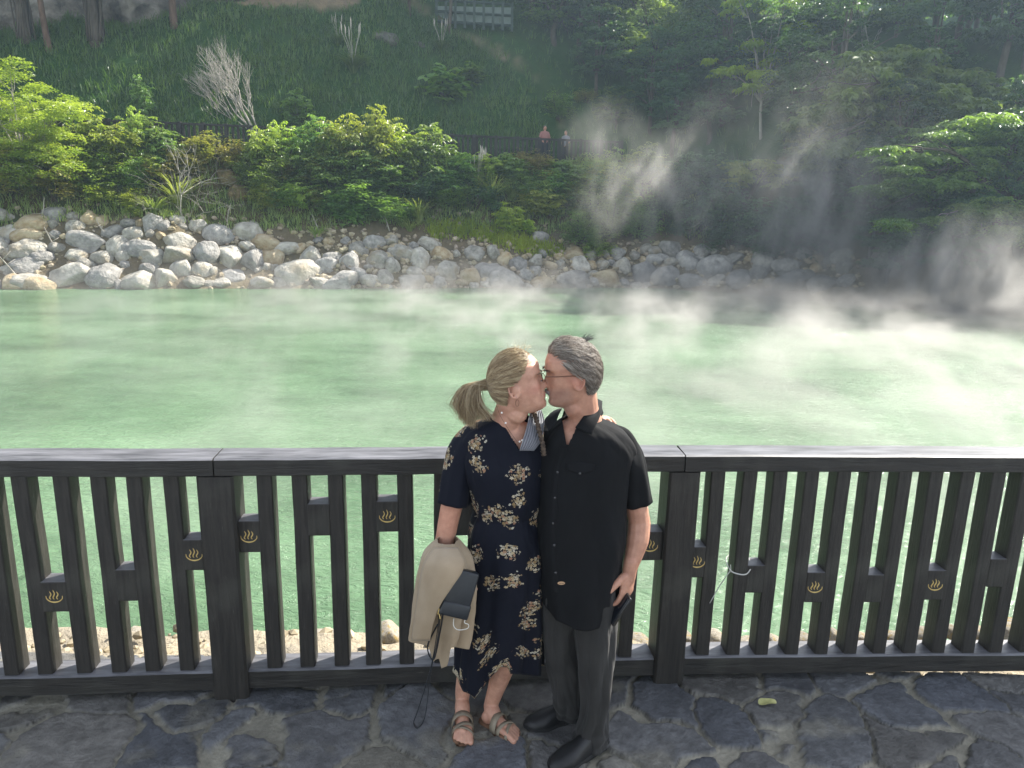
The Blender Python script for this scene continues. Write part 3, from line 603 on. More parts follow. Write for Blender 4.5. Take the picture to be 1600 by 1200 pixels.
# hand-placed shrubs of the far bank (foot px, foot py, width, height)
A = 'pinnate shrub'
SHR = [
 ('pin0',195,262,90,85,'bright compound-leaved shrub'),('pin1',150,250,80,80,'bright compound-leaved shrub'),('pin2',238,250,90,70,'bright compound-leaved shrub'),('pinm',268,268,70,60,'bright compound-leaved shrub'),
 ('pin0',418,270,80,80,'bright compound-leaved shrub'),('pin1',448,262,70,70,'bright compound-leaved shrub'),('pin2',500,266,80,86,'bright compound-leaved shrub'),('pin0',540,262,90,96,'bright compound-leaved shrub'),('pin1',585,268,90,100,'bright compound-leaved shrub'),('pin0',625,272,90,92,'bright compound-leaved shrub'),('pin2',668,276,90,84,'bright compound-leaved shrub'),
 ('pinm',560,290,100,70,'mid green compound-leaved shrub'),('pinm',480,296,90,66,'mid green compound-leaved shrub'),('pin2',610,300,90,60,'mid green compound-leaved shrub'),('pinm',520,310,100,60,'mid green compound-leaved shrub'),
 ('palm',715,276,80,56,'glossy shrub'),('palmb',760,274,80,54,'glossy shrub'),('palm',800,278,80,58,'glossy shrub'),('palmb',845,282,80,54,'glossy shrub'),('palm',890,288,80,56,'glossy shrub'),('palm',930,296,60,56,'glossy shrub'),
 ('pin2',700,300,90,56,'mid green compound-leaved shrub'),('pinm',860,310,90,56,'mid green compound-leaved shrub'),('pinm',815,300,80,44,'mid green compound-leaved shrub'),('palm',835,320,60,44,'glossy shrub'),
 ('fine1',440,310,90,66,'dense small-leaved bush'),('fine1',395,290,70,60,'dense small-leaved bush'),('fine2',330,250,90,52,'olive brown-tinged bush'),('fine2',380,262,80,50,'olive brown-tinged bush'),('fine2',290,275,80,54,'olive brown-tinged bush'),('fine2',440,285,80,46,'olive brown-tinged bush'),('fine2',250,290,70,50,'olive brown-tinged bush'),('fine2',500,285,90,44,'olive brown-tinged bush'),
 ('fine1',440,322,70,44,'dense small-leaved bush'),('fine1',560,335,120,56,'dense small-leaved bush'),('fine1',610,345,90,44,'dense small-leaved bush'),('broad',585,330,70,44,'broad-leaved ground plant'),('broad',545,345,60,40,'broad-leaved ground plant'),
 ('fine1',700,322,90,50,'dense small-leaved bush'),('dark',740,325,100,60,'deep green bush'),('dark',660,320,90,60,'deep green bush'),
 ('fine0',165,318,80,42,'low bright bush'),('fine0',210,322,60,30,'low bright bush'),('palmb',210,336,34,26,'small rosette plant between boulders'),('yel',798,355,60,40,'vivid yellow green shrub'),('yel',815,362,44,26,'vivid yellow green shrub'),
 ('pinm',918,345,90,60,'mid green compound-leaved shrub'),('fine1',905,380,80,60,'dense small-leaved bush'),('fine1',950,375,90,70,'dense small-leaved bush'),('fine1',1000,368,90,70,'dense small-leaved bush'),('fine0',930,400,60,34,'low bright bush'),
 ('pin2',965,310,60,80,'bright compound-leaved shrub'),('pinm',1010,300,80,76,'mid green compound-leaved shrub'),('pinm',960,345,80,50,'mid green compound-leaved shrub'),('dark',1040,350,90,70,'deep green bush'),('dark',1080,370,100,70,'deep green bush'),('fined',1120,360,100,80,'shaded dark shrub'),('fined',1180,380,110,80,'shaded dark shrub'),('fined',1240,390,120,90,'shaded dark shrub'),('dark',1140,385,90,50,'deep green bush'),('dark',1210,400,90,50,'deep green bush'),('fined',1060,310,100,80,'shaded dark shrub'),('fined',1120,310,100,80,'shaded dark shrub'),
 ('fine2',20,300,120,90,'olive brown-tinged bush'),('fine2',90,310,110,70,'olive brown-tinged bush'),('fine0',60,290,110,90,'low bright bush'),('fine0',120,290,90,80,'low bright bush'),
 ('pinm',470,200,62,60,'shrub on the grass slope'),('pinm',225,180,40,60,'shrub on the grass slope'),('broad',690,150,80,46,'broad-leaved plant on the slope'),('broad',730,128,60,40,'broad-leaved plant on the slope'),('fine1',870,185,70,60,'dense small-leaved bush'),('fine2',915,160,44,34,'olive brown-tinged bush'),
]
for a in SHR: plant(*(a if not (690 < a[1] < 940 and a[2] < 300) else (a[0], a[1], a[2], a[3], a[4]*.72, a[5])))
fb = random.Random(17)
for k in range(64):
    px = fb.uniform(150, 1000); py = fb.uniform(276, np.interp(px, [150, 300, 450, 600, 680, 860, 1000], [310, 320, 335, 350, 330, 335, 370])); kd = fb.choice(['pin0', 'pin2', 'pinm', 'fine1', 'fine0', 'palm', 'palmb', 'fine2'])
    if 230 < px < 400 and py > 275 or 630 < px < 810 and py > 285: continue
    if k % 4 == 0 and px < 690: plant('pin0', px, fb.uniform(258, 275), 44, fb.uniform(84, 112), 'tall bright compound-leaved shrub'); continue
    plant(kd, px, py, fb.uniform(56, 96), fb.uniform(32, 58), {'pin0': 'bright compound-leaved shrub', 'pin2': 'bright compound-leaved shrub', 'pinm': 'mid green compound-leaved shrub', 'fine1': 'dense small-leaved bush', 'fine0': 'low bright bush', 'palm': 'glossy shrub', 'palmb': 'glossy shrub', 'fine2': 'olive brown-tinged bush'}[kd])
for (k, px, py, wd, h, d) in [('tuft0',655,348,60,56,'silver-green grass tuft'),('tuft0',770,318,76,66,'silver-green grass tuft'),('tuft1',800,312,60,60,'silver-green grass tuft'),('tuft1',495,372,46,38,'silver-green grass tuft'),('tuft0',890,318,60,52,'silver-green grass tuft'),('tuft0',280,320,120,70,'silver-green grass tuft'),('tuft1',240,330,90,46,'silver-green grass tuft'),('tuft0',170,310,50,40,'silver-green grass tuft'),('tuft1',640,360,60,36,'silver-green grass tuft'),('tuft0',700,262+20,60,60,'silver-green grass tuft'),
  ('plume',552,112,60,56,'white-plumed pampas clump'),('plume',528,70,30,34,'white-plumed pampas clump'),('plume',690,80,44,36,'white-plumed pampas clump'),('plume2',760,290,60,48,'white-plumed pampas clump'),('plume2',745,296,50,44,'white-plumed pampas clump'),('tuft0',130,235,50,50,'silver-green grass tuft'),('tuft0',215,225,60,46,'silver-green grass tuft')]:
    plant(k, px, py, wd, h, d, unit_w=1.1, unit_h=.95)
# low turf: vivid mound on the shore, and tall grass over the hillside (nobody could count it)
def turf(name, pts, g, h, mat, label, per=5, wd=.018):
    V, F, C = blades(len(pts)*per, g, h=h, spread=h*.45, wd=wd, droop=.5, base=.02)
    n = len(pts)*per; off = np.repeat(pts, per, 0)+np.stack([g.normal(0, .09, n), g.normal(0, .09, n), np.zeros(n)], 1)
    sc = np.repeat(g.uniform(.6, 1.4, len(pts)), per); V = V.reshape(n, 10, 3)*sc[:, None, None]+off[:, None, :]; V = V.reshape(-1, 3)
    tone = np.clip(.5*C+.5*np.repeat(np.repeat(fbm(pts[:, 0]*.6, pts[:, 2]*.8, 17)*2.2-.6, per), 10)[:, None], 0, 1)
    tag(mk(name, V, [F], mat, None, smooth=False, cols=tone), label, 'grass', kind='stuff')
g = np.random.default_rng(12)
pts = []
while len(pts) < 900:
    px, py = g.uniform(670, 880), g.uniform(345, 405)
    if abs(py-np.interp(px, [670, 730, 800, 880], [362, 358, 378, 398])) < 18*g.uniform(.3, 1): pts.append(hit(px, py, 30, 42)-[0, 0, .03])
turf('grass_mound', np.array(pts), g, .34, m_ly, 'vivid yellow green grass mound above the far shore rocks', 7, .03)
n = 15000; gx = g.uniform(-30, 12, n); gs = g.uniform(8.9, 21, n); gy = Ys(gx)+gs; gz = terrain(gx, gy); sxx = np.interp(gz, [4.5, 8.5, 11.5, 14.5, 22], [2.6, 1.6, -2.6, -8.5, -12])
ok = (gx < sxx-.5-.25*g.uniform(0, 1, n)) & ~((gx < -8.5) & (gs > 15.3)) | (g.uniform(0, 1, n) < .15)
turf('slope_grass', np.stack([gx, gy, gz-.05], 1)[ok], g, .55, m_sg, 'long green grass covering the shaded hillside above the walkway', 5, .035)
n = 4200; gx = g.uniform(-22, 10, n); gs = g.uniform(3.0, 5.9, n); gy = Ys(gx)+gs
turf('bank_grass', np.stack([gx, gy, terrain(gx, gy)-.03], 1), g, .4, m_gr, 'rough green undergrowth on the bank between shrubs and boulders', 5, .025)

def branchy(base, tips, r0, seg=6, mb=None, g=None, wig=.08):
    """limbs from base through shared forks to tips"""
    mb = mb or MB(); base = np.array(base, float)
    for tp, th, r in tips:
        P = [base]+[np.array(q, float) for q in th]+[np.array(tp, float)]; mb.add(*tube(spline(P, 5), np.linspace(r, r*.3, (len(P)-1)*5+1), seg))
    return mb
def make_tree(name, base, clusters, leaf, mat, barkm, seed, trunk_r=.14, per=26, LW=(.24, .09), kind='palm', limbs=8, fork=.45, lean=(0, 0), flat=.6, droop=.45):
    """clusters: (x,y,z,r) leaf masses in world space; trunk to their middle, a limb to the biggest ones"""
    g = np.random.default_rng(seed); base = np.array(base, float); cl = np.array(clusters, float); r = empty(name, base)
    mid = (cl[:, :3]*cl[:, 3:4]).sum(0)/cl[:, 3].sum(); fk = base+(mid-base)*[.5, .5, fork]+np.array([lean[0], lean[1], 0])
    mb = MB(); P = [base-[0, 0, .4], base+(fk-base)*.5+g.normal(0, .12, 3), fk]; mb.add(*tube(spline(P, 6), np.linspace(trunk_r, trunk_r*.7, 13), 9))
    order = np.argsort(-cl[:, 3])[:limbs]
    for i in order:
        c = cl[i, :3]; m1 = fk+(c-fk)*.5+g.normal(0, .15, 3)+[0, 0, .15*np.linalg.norm(c-fk)]; mb.add(*tube(spline([fk-[0, 0, .1], m1, c], 6), np.linspace(trunk_r*.55, trunk_r*.12, 13), 6))
        for k in range(3):
            q = c+g.normal(0, cl[i, 3]*.6, 3); mb.add(*tube([c*.5+m1*.5, q*.6+m1*.4+[0, 0, .05], q], [trunk_r*.2, trunk_r*.14, .012], 5))
    V, *F = np.concatenate(mb.V), *[np.concatenate(f) for f in mb.F.values()]
    mk('trunk', V-base, F, barkm, r)
    O = []; tone = []
    for (x, y, z, R_) in cl:
        n = max(4, int(per*(R_/.8)**2)); d = unit(g.normal(0, 1, (n, 3))); d[:, 2] = np.abs(d[:, 2])*1.0-.35; rad_ = R_*g.uniform(.45, 1.05, n)[:, None]
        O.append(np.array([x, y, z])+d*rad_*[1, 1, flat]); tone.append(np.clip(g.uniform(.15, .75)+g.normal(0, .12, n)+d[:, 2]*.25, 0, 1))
    O = np.concatenate(O)-base; tone = np.concatenate(tone)
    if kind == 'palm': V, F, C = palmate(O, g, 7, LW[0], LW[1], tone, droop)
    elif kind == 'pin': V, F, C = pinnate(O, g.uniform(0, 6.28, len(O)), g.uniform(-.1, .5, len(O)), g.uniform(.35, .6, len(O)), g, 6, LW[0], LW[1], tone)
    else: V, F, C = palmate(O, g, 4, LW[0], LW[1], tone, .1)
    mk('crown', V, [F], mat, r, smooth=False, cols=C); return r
def blobs(g, spec, y, n, r=(.5, 1.0), dy=1.5):
    """spec: list of ellipses (px, py, rx, ry) in the photo at distance y -> leaf masses spread in depth"""
    out = []; tot = sum(a[2]*a[3] for a in spec)
    for (px, py, rx, ry) in spec:
        k = max(2, int(n*rx*ry/tot))
        for _ in range(k):
            a = g.uniform(0, 6.28); q = math.sqrt(g.uniform(0, 1)); yy = y+g.uniform(-dy, dy); p = J(px+rx*q*math.cos(a), py+ry*q*math.sin(a), yy); out.append((*p, g.uniform(*r)))
    return out
g = np.random.default_rng(77)
b = hit(1190, 215); y = b[1]
t1 = make_tree('slender_tree', b, blobs(g, [(1165, 90, 60, 34), (1150, 110, 30, 20), (1180, 130, 34, 12), (1248, 38, 34, 22), (1190, 8, 70, 16), (1275, 48, 20, 10)], y, 46, (.35, .75), 1.3), None, m_ly, m_barkp, 5, .085, 44, (.26, .10), fork=.4, limbs=14)
tag(t1, 'slender pale-trunked tree with sunlit yellow green foliage near the top right', 'tree')
b = hit(1395, 300); t2 = make_tree('broadleaf_tree', b, blobs(g, [(1400, 115, 130, 34), (1330, 150, 70, 34), (1480, 150, 90, 44), (1400, 165, 110, 40), (1300, 185, 40, 30), (1290, 240, 50, 30), (1380, 230, 90, 30), (1250, 200, 24, 20)], b[1]+1.5, 135, (.6, 1.05), 2.6), None, m_lm, m_bark, 6, .2, 30, (.34, .16), fork=.6, limbs=10)
tag(t2, 'wide domed broadleaf tree with drooping leaves behind the right steam', 'tree')
b = hit(1600, 400, 18); t3 = make_tree('layered_tree', b, blobs(g, [(1430, 232, 50, 8), (1500, 210, 80, 10), (1560, 190, 60, 10), (1480, 262, 100, 10), (1570, 240, 80, 12), (1530, 285, 100, 10), (1440, 250, 60, 8), (1620, 280, 70, 30), (1640, 200, 60, 40), (1560, 320, 60, 14), (1420, 290, 60, 12), (1500, 330, 90, 14), (1450, 350, 60, 12), (1590, 370, 60, 16)], b[1]+.5, 165, (.5, .85), 2.0), None, m_lm, m_bark, 7, .2, 34, (.2, .08), kind='pin', fork=.55, limbs=14, flat=.22)
tag(t3, 'layered spreading tree with flat tiers of leaves at the right edge', 'tree')
b = hit(1150, 345); t4 = make_tree('umbrella_tree', b, blobs(g, [(1180, 262, 46, 12), (1145, 262, 20, 10), (1215, 280, 26, 12), (1150, 285, 30, 10)], b[1]+.2, 34, (.4, .65), 1.0), None, m_lb, m_bark, 8, .07, 30, (.28, .10), fork=.3, limbs=9, flat=.4)
tag(t4, 'small umbrella-shaped tree on the bank left of the rising steam', 'tree')
b = hit(40, 300); t5 = make_tree('bushy_tree', b, blobs(g, [(20, 110, 22, 20), (60, 170, 60, 40), (30, 200, 60, 60), (80, 240, 55, 40), (100, 200, 40, 26), (20, 260, 50, 40), (-40, 180, 50, 60), (125, 280, 24, 20)], b[1]+.2, 150, (.45, .75), 1.8), None, m_lb, m_barkp, 9, .09, 85, (.15, .065), kind='fine', fork=.3, limbs=16)
tag(t5, 'dense sunlit bushy tree at the left edge above the boulders', 'tree')
b = hit(1040, 160); t6 = make_tree('dappled_tree', b, blobs(g, [(1030, 40, 60, 40), (1000, 90, 40, 20), (1080, 20, 40, 20), (960, 20, 40, 14)], b[1]+1, 40, (.5, .9), 2), None, m_lm, m_bark, 10, .16, 18, (.26, .1), fork=.6)
tag(t6, 'tree with dappled hanging foliage at the top, left of the slender bright tree', 'tree')
# bare trees
def bare(name, base, tips_fn, seed, mat, r0, label, depth=4, spread=.5, up=(0, 0, 1), L0=1.2, shrink=.72, kids=(2, 3), gravity=0.):
    g = np.random.default_rng(seed); mb = MB(); base = np.array(base, float)
    def grow(p, d, L_, r, k):
        d = unit(d); m1 = p+d*L_*.5+g.normal(0, L_*.06, 3); e = p+d*L_+g.normal(0, L_*.05, 3)
        mb.add(*tube(spline([p, m1, e], 4), np.linspace(r, r*.68, 9), 6 if r > .03 else 4))
        if k <= 0: return
        for _ in range(g.integers(kids[0], kids[1]+1)):
            nd = unit(d+g.normal(0, spread, 3)*[1, .7, .8]+np.array(up)*.35-np.array([0, 0, gravity])); grow(e if g.uniform() < .7 else m1, nd, L_*shrink*g.uniform(.8, 1.2), r*.66, k-1)
    for d, L_, r in tips_fn: grow(np.zeros(3), np.array(d, float), L_, r, depth)
    r = empty(name, base); mb.build('branches', mat, r); tag(r, label, 'tree'); return r
b = hit(402, 215); s_ = ppm(b)
bare('bare_tree', b, [((-.45, 0, .9), 1.4, .06), ((-.95, .1, .6), 1.3, .045), ((-.15, -.1, 1), 1.2, .04), ((-.75, -.1, .8), 1.4, .045), ((-1, 0, .3), 1.3, .04), ((-.85, .1, .45), 1.5, .04)], 4, m_barkp, .08, 'leafless pale tree leaning left over the far walkway fence', depth=5, spread=.30, up=(-.25, 0, .5), L0=1, shrink=.76, kids=(2, 3))
b = hit(290, 350)
bare('bare_sapling', b, [((.0, 0, 1), 1.2, .03), ((.8, 0, .5), .9, .014), ((-.8, 0, .4), 1.0, .014), ((-.4, 0, .8), .9, .014), ((.5, 0, .8), .9, .014)], 8, m_barkp, .05, 'thin leafless sapling with arching twigs rising from the boulders', depth=4, spread=.6, up=(0, 0, .1), shrink=.84, kids=(2, 3), gravity=.05)
b = hit(1350, 112)
bare('bare_tree', b, [((0, 0, 1), 1.2, .045)], 21, m_barkp, .07, 'leafless grey tree with upswept forked branches behind the domed tree', depth=4, spread=.5, up=(0, 0, .6), shrink=.82, kids=(2, 3))
b = J(1530, 300, 27.5)
bare('hanging_branch', b, [((-.2, 0, -1), .7, .05), ((-.6, 0, -.7), .8, .04)], 33, m_barkp, .05, 'bare hanging branches drooping below the layered tree', depth=3, spread=.5, up=(-.3, 0, -.3), shrink=.9, kids=(2, 2), gravity=.2)
# driftwood twigs among the boulders
for k, (px, py, L_) in enumerate([(38, 440, 1.4), (92, 392, 1.0), (176, 372, .9), (60, 350, 1.2), (610, 360, .9), (575, 352, .8), (355, 345, .8), (500, 362, .8)]):
    b = hit(px, py); g_ = np.random.default_rng(60+k); d = unit(np.array([g_.normal(0, .6), -.2, .9])); mb = MB()
    mb.add(*tube(spline([b-[0, 0, .15], b+d*L_*.5+g_.normal(0, .06, 3), b+d*L_], 5), np.linspace(.035, .012, 11), 6))
    for j in range(3): q = b+d*L_*g_.uniform(.3, .8); mb.add(*tube([q, q+unit(g_.normal(0, 1, 3))*L_*.3], [.014, .006], 5))
    tag(mb.build('driftwood', m_barkp), ['bare stick standing in the water at the left edge', 'dead twig in the boulders above the left waterline', 'dead branch leaning between boulders under the left bushes', 'dead branch high among the ochre boulders at far left', 'dry twig tangled above the rubble in the middle', 'dry twig beside the middle grass tuft', 'dead twig right of the bare sapling', 'short dead twig left of the small grass tuft'][k], 'branch')
# woodland on the hill: each tree its own thing, standing on the slope
forest = []
def fproto(seed, H_, R_, mat, kind, LW, n):
    g = np.random.default_rng(seed); cl = []
    for _ in range(n):
        a = g.uniform(0, 6.28); q = math.sqrt(g.uniform(0, 1)); z = g.uniform(.3, 1)*H_; rr_ = R_*math.sqrt(max(.1, 1-((z/H_-.6)/.5)**2))
        cl.append((rr_*q*math.cos(a), rr_*q*math.sin(a), z, g.uniform(.55, 1.1)))
    return make_tree('woodland_tree', (0, 0, 0), cl, None, mat, m_bark, seed, .2, 17, LW, kind=kind, fork=.5, limbs=7)
fp = [fproto(201, 7.5, 2.6, m_ld, 'palm', (.34, .15), 60), fproto(202, 8.5, 2.2, m_ld, 'palm', (.30, .12), 60), fproto(203, 6.5, 2.8, m_lm, 'palm', (.38, .18), 60), fproto(204, 9, 3.0, m_ld, 'pin', (.2, .09), 55), fproto(205, 6, 2.4, m_lm, 'pin', (.18, .08), 50)]
fu = set(); fg = random.Random(99)
FT = []
for px, py in [(905,95),(930,150),(960,200),(985,130),(1015,210),(1050,250),(1060,180),(1100,230),(1095,130),(1130,190),(1230,230),(1250,170),(1260,300),(1300,260),(1330,330),(1290,360),(1360,400),(1400,340),(1440,420),(1480,360),(1540,420),(1590,360),(1640,430),(1500,450),(1230,100),(1300,120),(1450,180),(1560,160),(1400,60),(1500,80),(1600,100),(940,50),(1000,60),(880,30),(1130,60),(1230,40),(1340,40),(1460,30),(1580,30),(830,20),(1390,440),(1335,10),(1395,6),(1440,10),(1490,8),(1545,6),(1600,12),(870,70)]:
    p = hit(px, py, 18); FT.append((p, px, py))
for x, s in [(-6, 21), (-2, 20), (2, 20), (6, 19), (10, 20), (-10, 23), (14, 18), (18, 19), (-14, 26), (22, 16), (-4, 25), (1, 25), (7, 25), (13, 25), (-18, 27), (24, 22), (27, 16), (19, 25), (12, 27), (16, 24), (23, 24), (28, 24), (31, 20), (20, 29), (34, 25), (26, 28)]:
    y = Ys(x)+s; FT.append((np.array([x, y, ground_at(x, y)]), None, None))
for x in range(4, 60, 5): FT.append((np.array([x, 66+(x*7 % 5), ground_at(x, 66+(x*7 % 5))]), None, None))
for j, (p, px, py) in enumerate(FT):
    k = fg.randrange(5); o = fp[k] if k not in fu else copy_tree(fp[k]); fu.add(k); s_ = fg.uniform(.7, 1.1)*(1.0 if px is None or py < 300 else .62)*(.6 if px is not None and (px < 1070 and py > 110 or 1190 < px < 1480 and py < 235) else 1)
    o.location = (p[0], p[1], p[2]-.3); o.rotation_euler = (0, 0, fg.uniform(0, 6.28)); o.scale = (s_, s_, s_*fg.uniform(.85, 1.1)); forest.append((p[0], p[1], k, o))
KND = ['dark drooping-leaved tree', 'tall dark tree', 'mid green broad tree', 'tall feathery dark tree', 'feathery mid green tree']
fz = {}
for (x, y, k, o) in forest: fz.setdefault((k, 'on the lower wooded bank' if y-Ys(x) < 7 else 'on the wooded slope' if y-Ys(x) < 15 else 'along the top of the hill'), []).append((x, o))
for (k, zone), l in fz.items():
    l.sort(key=lambda q: q[0])
    for i, (x, o) in enumerate(l): tag(o, f'{ordn(i)} {KND[k]} from the left {zone}' if len(l) > 1 else f'the only {KND[k]} {zone}', 'tree', 'woodland trees on the hill')
# trees by the cliff, upper left
m_cliff = surf('weathered_cliff', lin(50, 52, 50), lin(150, 144, 132), scale=.9, rough=.95, bump=1, bscale=3, c3=lin(210, 204, 190), spec=.15, bdist=.25, detail=9)
cx = np.linspace(-46, -9, 120); cz = np.linspace(8.5, 24, 50); CX, CZ_ = np.meshgrid(cx, cz)
CY = Ys(CX)+19.5-(CZ_-9)*.12+(fbm(CX*.3, CZ_*.35, 41)-.47)*4+(fbm(CX*1.1, CZ_*1.2, 42)-.47)*1.6
front = np.stack([CX, CY, CZ_], -1).reshape(-1, 3); back = front.copy(); back[:, 1] = np.max(CY)+2
nf = len(front); Fc = grid_faces(50, 120); i0 = np.arange(119)+49*120
side = np.stack([i0, i0+1, i0+1+nf, i0+nf], 1)
tag(mk('rock_cliff', np.vstack([front, back]), [Fc, side], m_cliff), 'grey weathered rock face behind the trees at the upper left', 'cliff')
for (px, py, tx, hpx, r, mt, lab, sd0) in [(78, 78, 62, 170, .16, m_barkr, 'leaning bare-trunked tree in front of the cliff, farthest left', 301), (150, 66, 148, 200, .34, m_bark, 'thick vine-covered tree before the cliff', 302), (272, 40, 296, 150, .2, m_barkr, 'reddish tree leaning right at the crest of the grass slope', 303), (40, 62, 30, 190, .3, m_bark, 'dark root-draped tree close against the cliff at far left', 304), (700, 52, 694, 120, .11, m_bark, 'thin dark tree beside the upper fence', 305), (640, 28, 636, 120, .10, m_bark, 'thin dark tree left of the upper fence', 306)]:
    p = hit(px, py); yy = p[1]; g_ = np.random.default_rng(sd0); top = J(tx, py-hpx, yy)
    cl = [(*(top+g_.normal(0, 1, 3)*[2.2, 1.2, .9]), g_.uniform(.6, 1.1)) for _ in range(22)]
    tr = make_tree('hillside_tree', p, cl, None, m_ld, mt, sd0, r, 14, (.34, .14), fork=.78, limbs=7)
    if r > .29:
        mb = MB()
        for _ in range(14):
            a = g_.uniform(0, 6.28); q = [(r*1.3*math.cos(a+t_*.8)+g_.normal(0, .06)+(tx-px)/ppm(p)*t_, r*1.2*math.sin(a+t_*.8), t_*5.5) for t_ in (0, .25, .5, .75, 1)]; mb.add(*tube(spline(q, 4), .035, 5))
        mb.build('vine', m_bark, tr)
    tag(tr, lab, 'tree')
m_ledge = surf('lichen_ledge', lin(62, 66, 62), lin(112, 110, 100), scale=3, rough=.95, bump=1, bscale=6, spec=.1, bdist=.1)
# stone outcrop on the slope
for (px, py, wd, lab, sd0) in [(600, 58, 70, 'long pale rock ledge at the top of the slope', 3), (655, 66, 50, 'rough rock ledge right of the pale one', 7)]:
    p = hit(px, py); r = wd/ppm(p)*.5; o = boulder(p+[0, .3, -.25], r*.9, m_ledge, sd0, (.1, .1, .3), .8, 'rock_ledge'); tag(o, lab, 'rock')
# upper fence with pale panels at the hilltop
px0, px1 = hit(682, 36), hit(800, 40); px1[1] = px0[1]; px1[2] = px0[2]-.15
uf = empty('upper_fence', px0); dvec = px1-px0
m_uf = surf('upper_fence_green', (.02, .04, .035), (.04, .06, .05), scale=4, bump=0); m_up = surf('pale_panel', (.2, .26, .24), (.32, .38, .36), scale=3, bump=0)
for k in range(9):
    V, *F = box(dvec*k/8+[0, 0, .55], (.14, .14, 1.5), 0, 0); mk('post', V, F, m_uf, uf, smooth=False)
for h in (.1, .62, 1.2):
    a_ = dvec*0+[0, 0, h]; b_ = dvec*1.0+[0, 0, h]; V, *F = tube([a_, b_], [.08, .08], 4); mk('rail', V, F, m_uf, uf, smooth=False)
V, *F = box(dvec*.5+[0, .35, .6], (np.linalg.norm(dvec)*.98, .06, .9), math.atan2(dvec[1], dvec[0]), 0); mk('panel', V, F, m_up, uf, smooth=False)
tag(uf, 'green rail fence with pale panels at the hilltop', 'fence')
# unique plant labels
pz_ = {}
for (px, py, d, o) in plist:
    zone = 'high on the hillside' if py < 205 else 'in the upper row along the walkway' if py < 280 else 'in the middle of the bank' if py < 325 else 'low on the bank near the rocks'
    pz_.setdefault((d, zone), []).append((px, o))
for (d, zone), l in pz_.items():
    l.sort(key=lambda q: q[0]); cat = 'grass' if 'grass' in d.split(' ')[-2:] or 'pampas' in d else 'shrub'
    for i, (px, o) in enumerate(l):
        zz = zone if 'slope' not in d else 'above the walkway'
        tag(o, f'{ordn(i)} {d} from the left {zz}' if len(l) > 1 else f'the only {d} {zz}', cat, 'plants on the far bank')
# ================================================================== PEOPLE
def limb(mb, P, R, seg=14, flat=None):
    """closed tapering limb with rounded ends"""
    P = spline(P, 7); R_ = np.interp(np.linspace(0, 1, len(P)), np.linspace(0, 1, len(R)), R)
    T = unit(np.gradient(P, axis=0)); a = P[0]; b = P[-1]; pre = []; post = []
    for k in (1, .85, .5): pre.append((a-T[0]*R_[0]*.9*k, R_[0]*math.sqrt(max(.02, 1-k*k))))
    for k in (.5, .85, 1): post.append((b+T[-1]*R_[-1]*.9*k, R_[-1]*math.sqrt(max(.02, 1-k*k))))
    P2 = np.array([p for p, _ in pre]+list(P)+[p for p, _ in post]); R2 = np.array([r for _, r in pre]+list(R_)+[r for _, r in post])
    mb.add(*tube(P2, R2, seg)); return mb
def ellip(mb, c, r, M=None, n=18):
    th = np.linspace(0, math.pi, n)[1:-1]; ph = np.arange(n*2)*math.pi/n
    V = np.stack([np.sin(th)[:, None]*np.cos(ph), np.sin(th)[:, None]*np.sin(ph), np.cos(th)[:, None]+0*ph], -1).reshape(-1, 3)
    V = np.vstack([V, [0, 0, 1], [0, 0, -1]])*np.array(r); m_ = 2*n
    if M is not None: V = V @ np.array(M).T
    k = len(th); j = np.arange(m_); j2 = (j+1) % m_
    mb.add(V+np.array(c), grid_faces(k, m_, True)[:, ::-1], np.concatenate([np.stack([j, j2, np.full(m_, k*m_)], 1), np.stack([(k-1)*m_+j2, (k-1)*m_+j, np.full(m_, k*m_+1)], 1)])); return mb
def rings(rows, n=64, per=6, p=2.0, disp=None, hem=None, zs=None):
    """loft through horizontal rings: rows of (cx, cy, cz, rx, ry, yaw); disp(theta, t) -> radial metres"""
    rows = spline(np.array(rows, float), per); m_ = len(rows); th = np.arange(n)*2*math.pi/n
    c, s = np.cos(th), np.sin(th); cc = np.sign(c)*np.abs(c)**(2/p); ss = np.sign(s)*np.abs(s)**(2/p)
    t_ = np.linspace(0, 1, m_)[:, None]; D = disp(th[None, :], t_) if disp else 0
    X = (rows[:, 3:4]+D)*cc; Y = (rows[:, 4:5]+D)*ss; ya = rows[:, 5:6]
    V = np.stack([rows[:, 0:1]+X*np.cos(ya)-Y*np.sin(ya), rows[:, 1:2]+X*np.sin(ya)+Y*np.cos(ya), rows[:, 2:3]+0*X], -1)
    return V, th, t_
def prow(px0, px1, py, y, ry, yaw=0.):
    """ring whose outline spans px0..px1 at height py"""
    c = J((px0+px1)/2, py, y); return (c[0], c[1], c[2], (px1-px0)/2/ppm(c), ry, yaw)
def proj(P):
    q = np.asarray(P)-CAM; D = q @ fw; return 800+FPX*(q @ cr)/D, 600-FPX*(q @ cu)/D
def closed(V):
    """(m,n,3) grid -> closed mesh"""
    m_, n = V.shape[:2]; F = grid_faces(m_, n, True)[:, ::-1] if V[0, 0, 2] > V[-1, 0, 2] else grid_faces(m_, n, True)
    W = np.vstack([V.reshape(-1, 3), V[0].mean(0), V[-1].mean(0)]); j = np.arange(n); j2 = (j+1) % n; k = m_*n
    a = np.stack([j, j2, np.full(n, k)], 1); b = np.stack([(m_-1)*n+j2, (m_-1)*n+j, np.full(n, k+1)], 1); return W, F, np.concatenate([a, b])
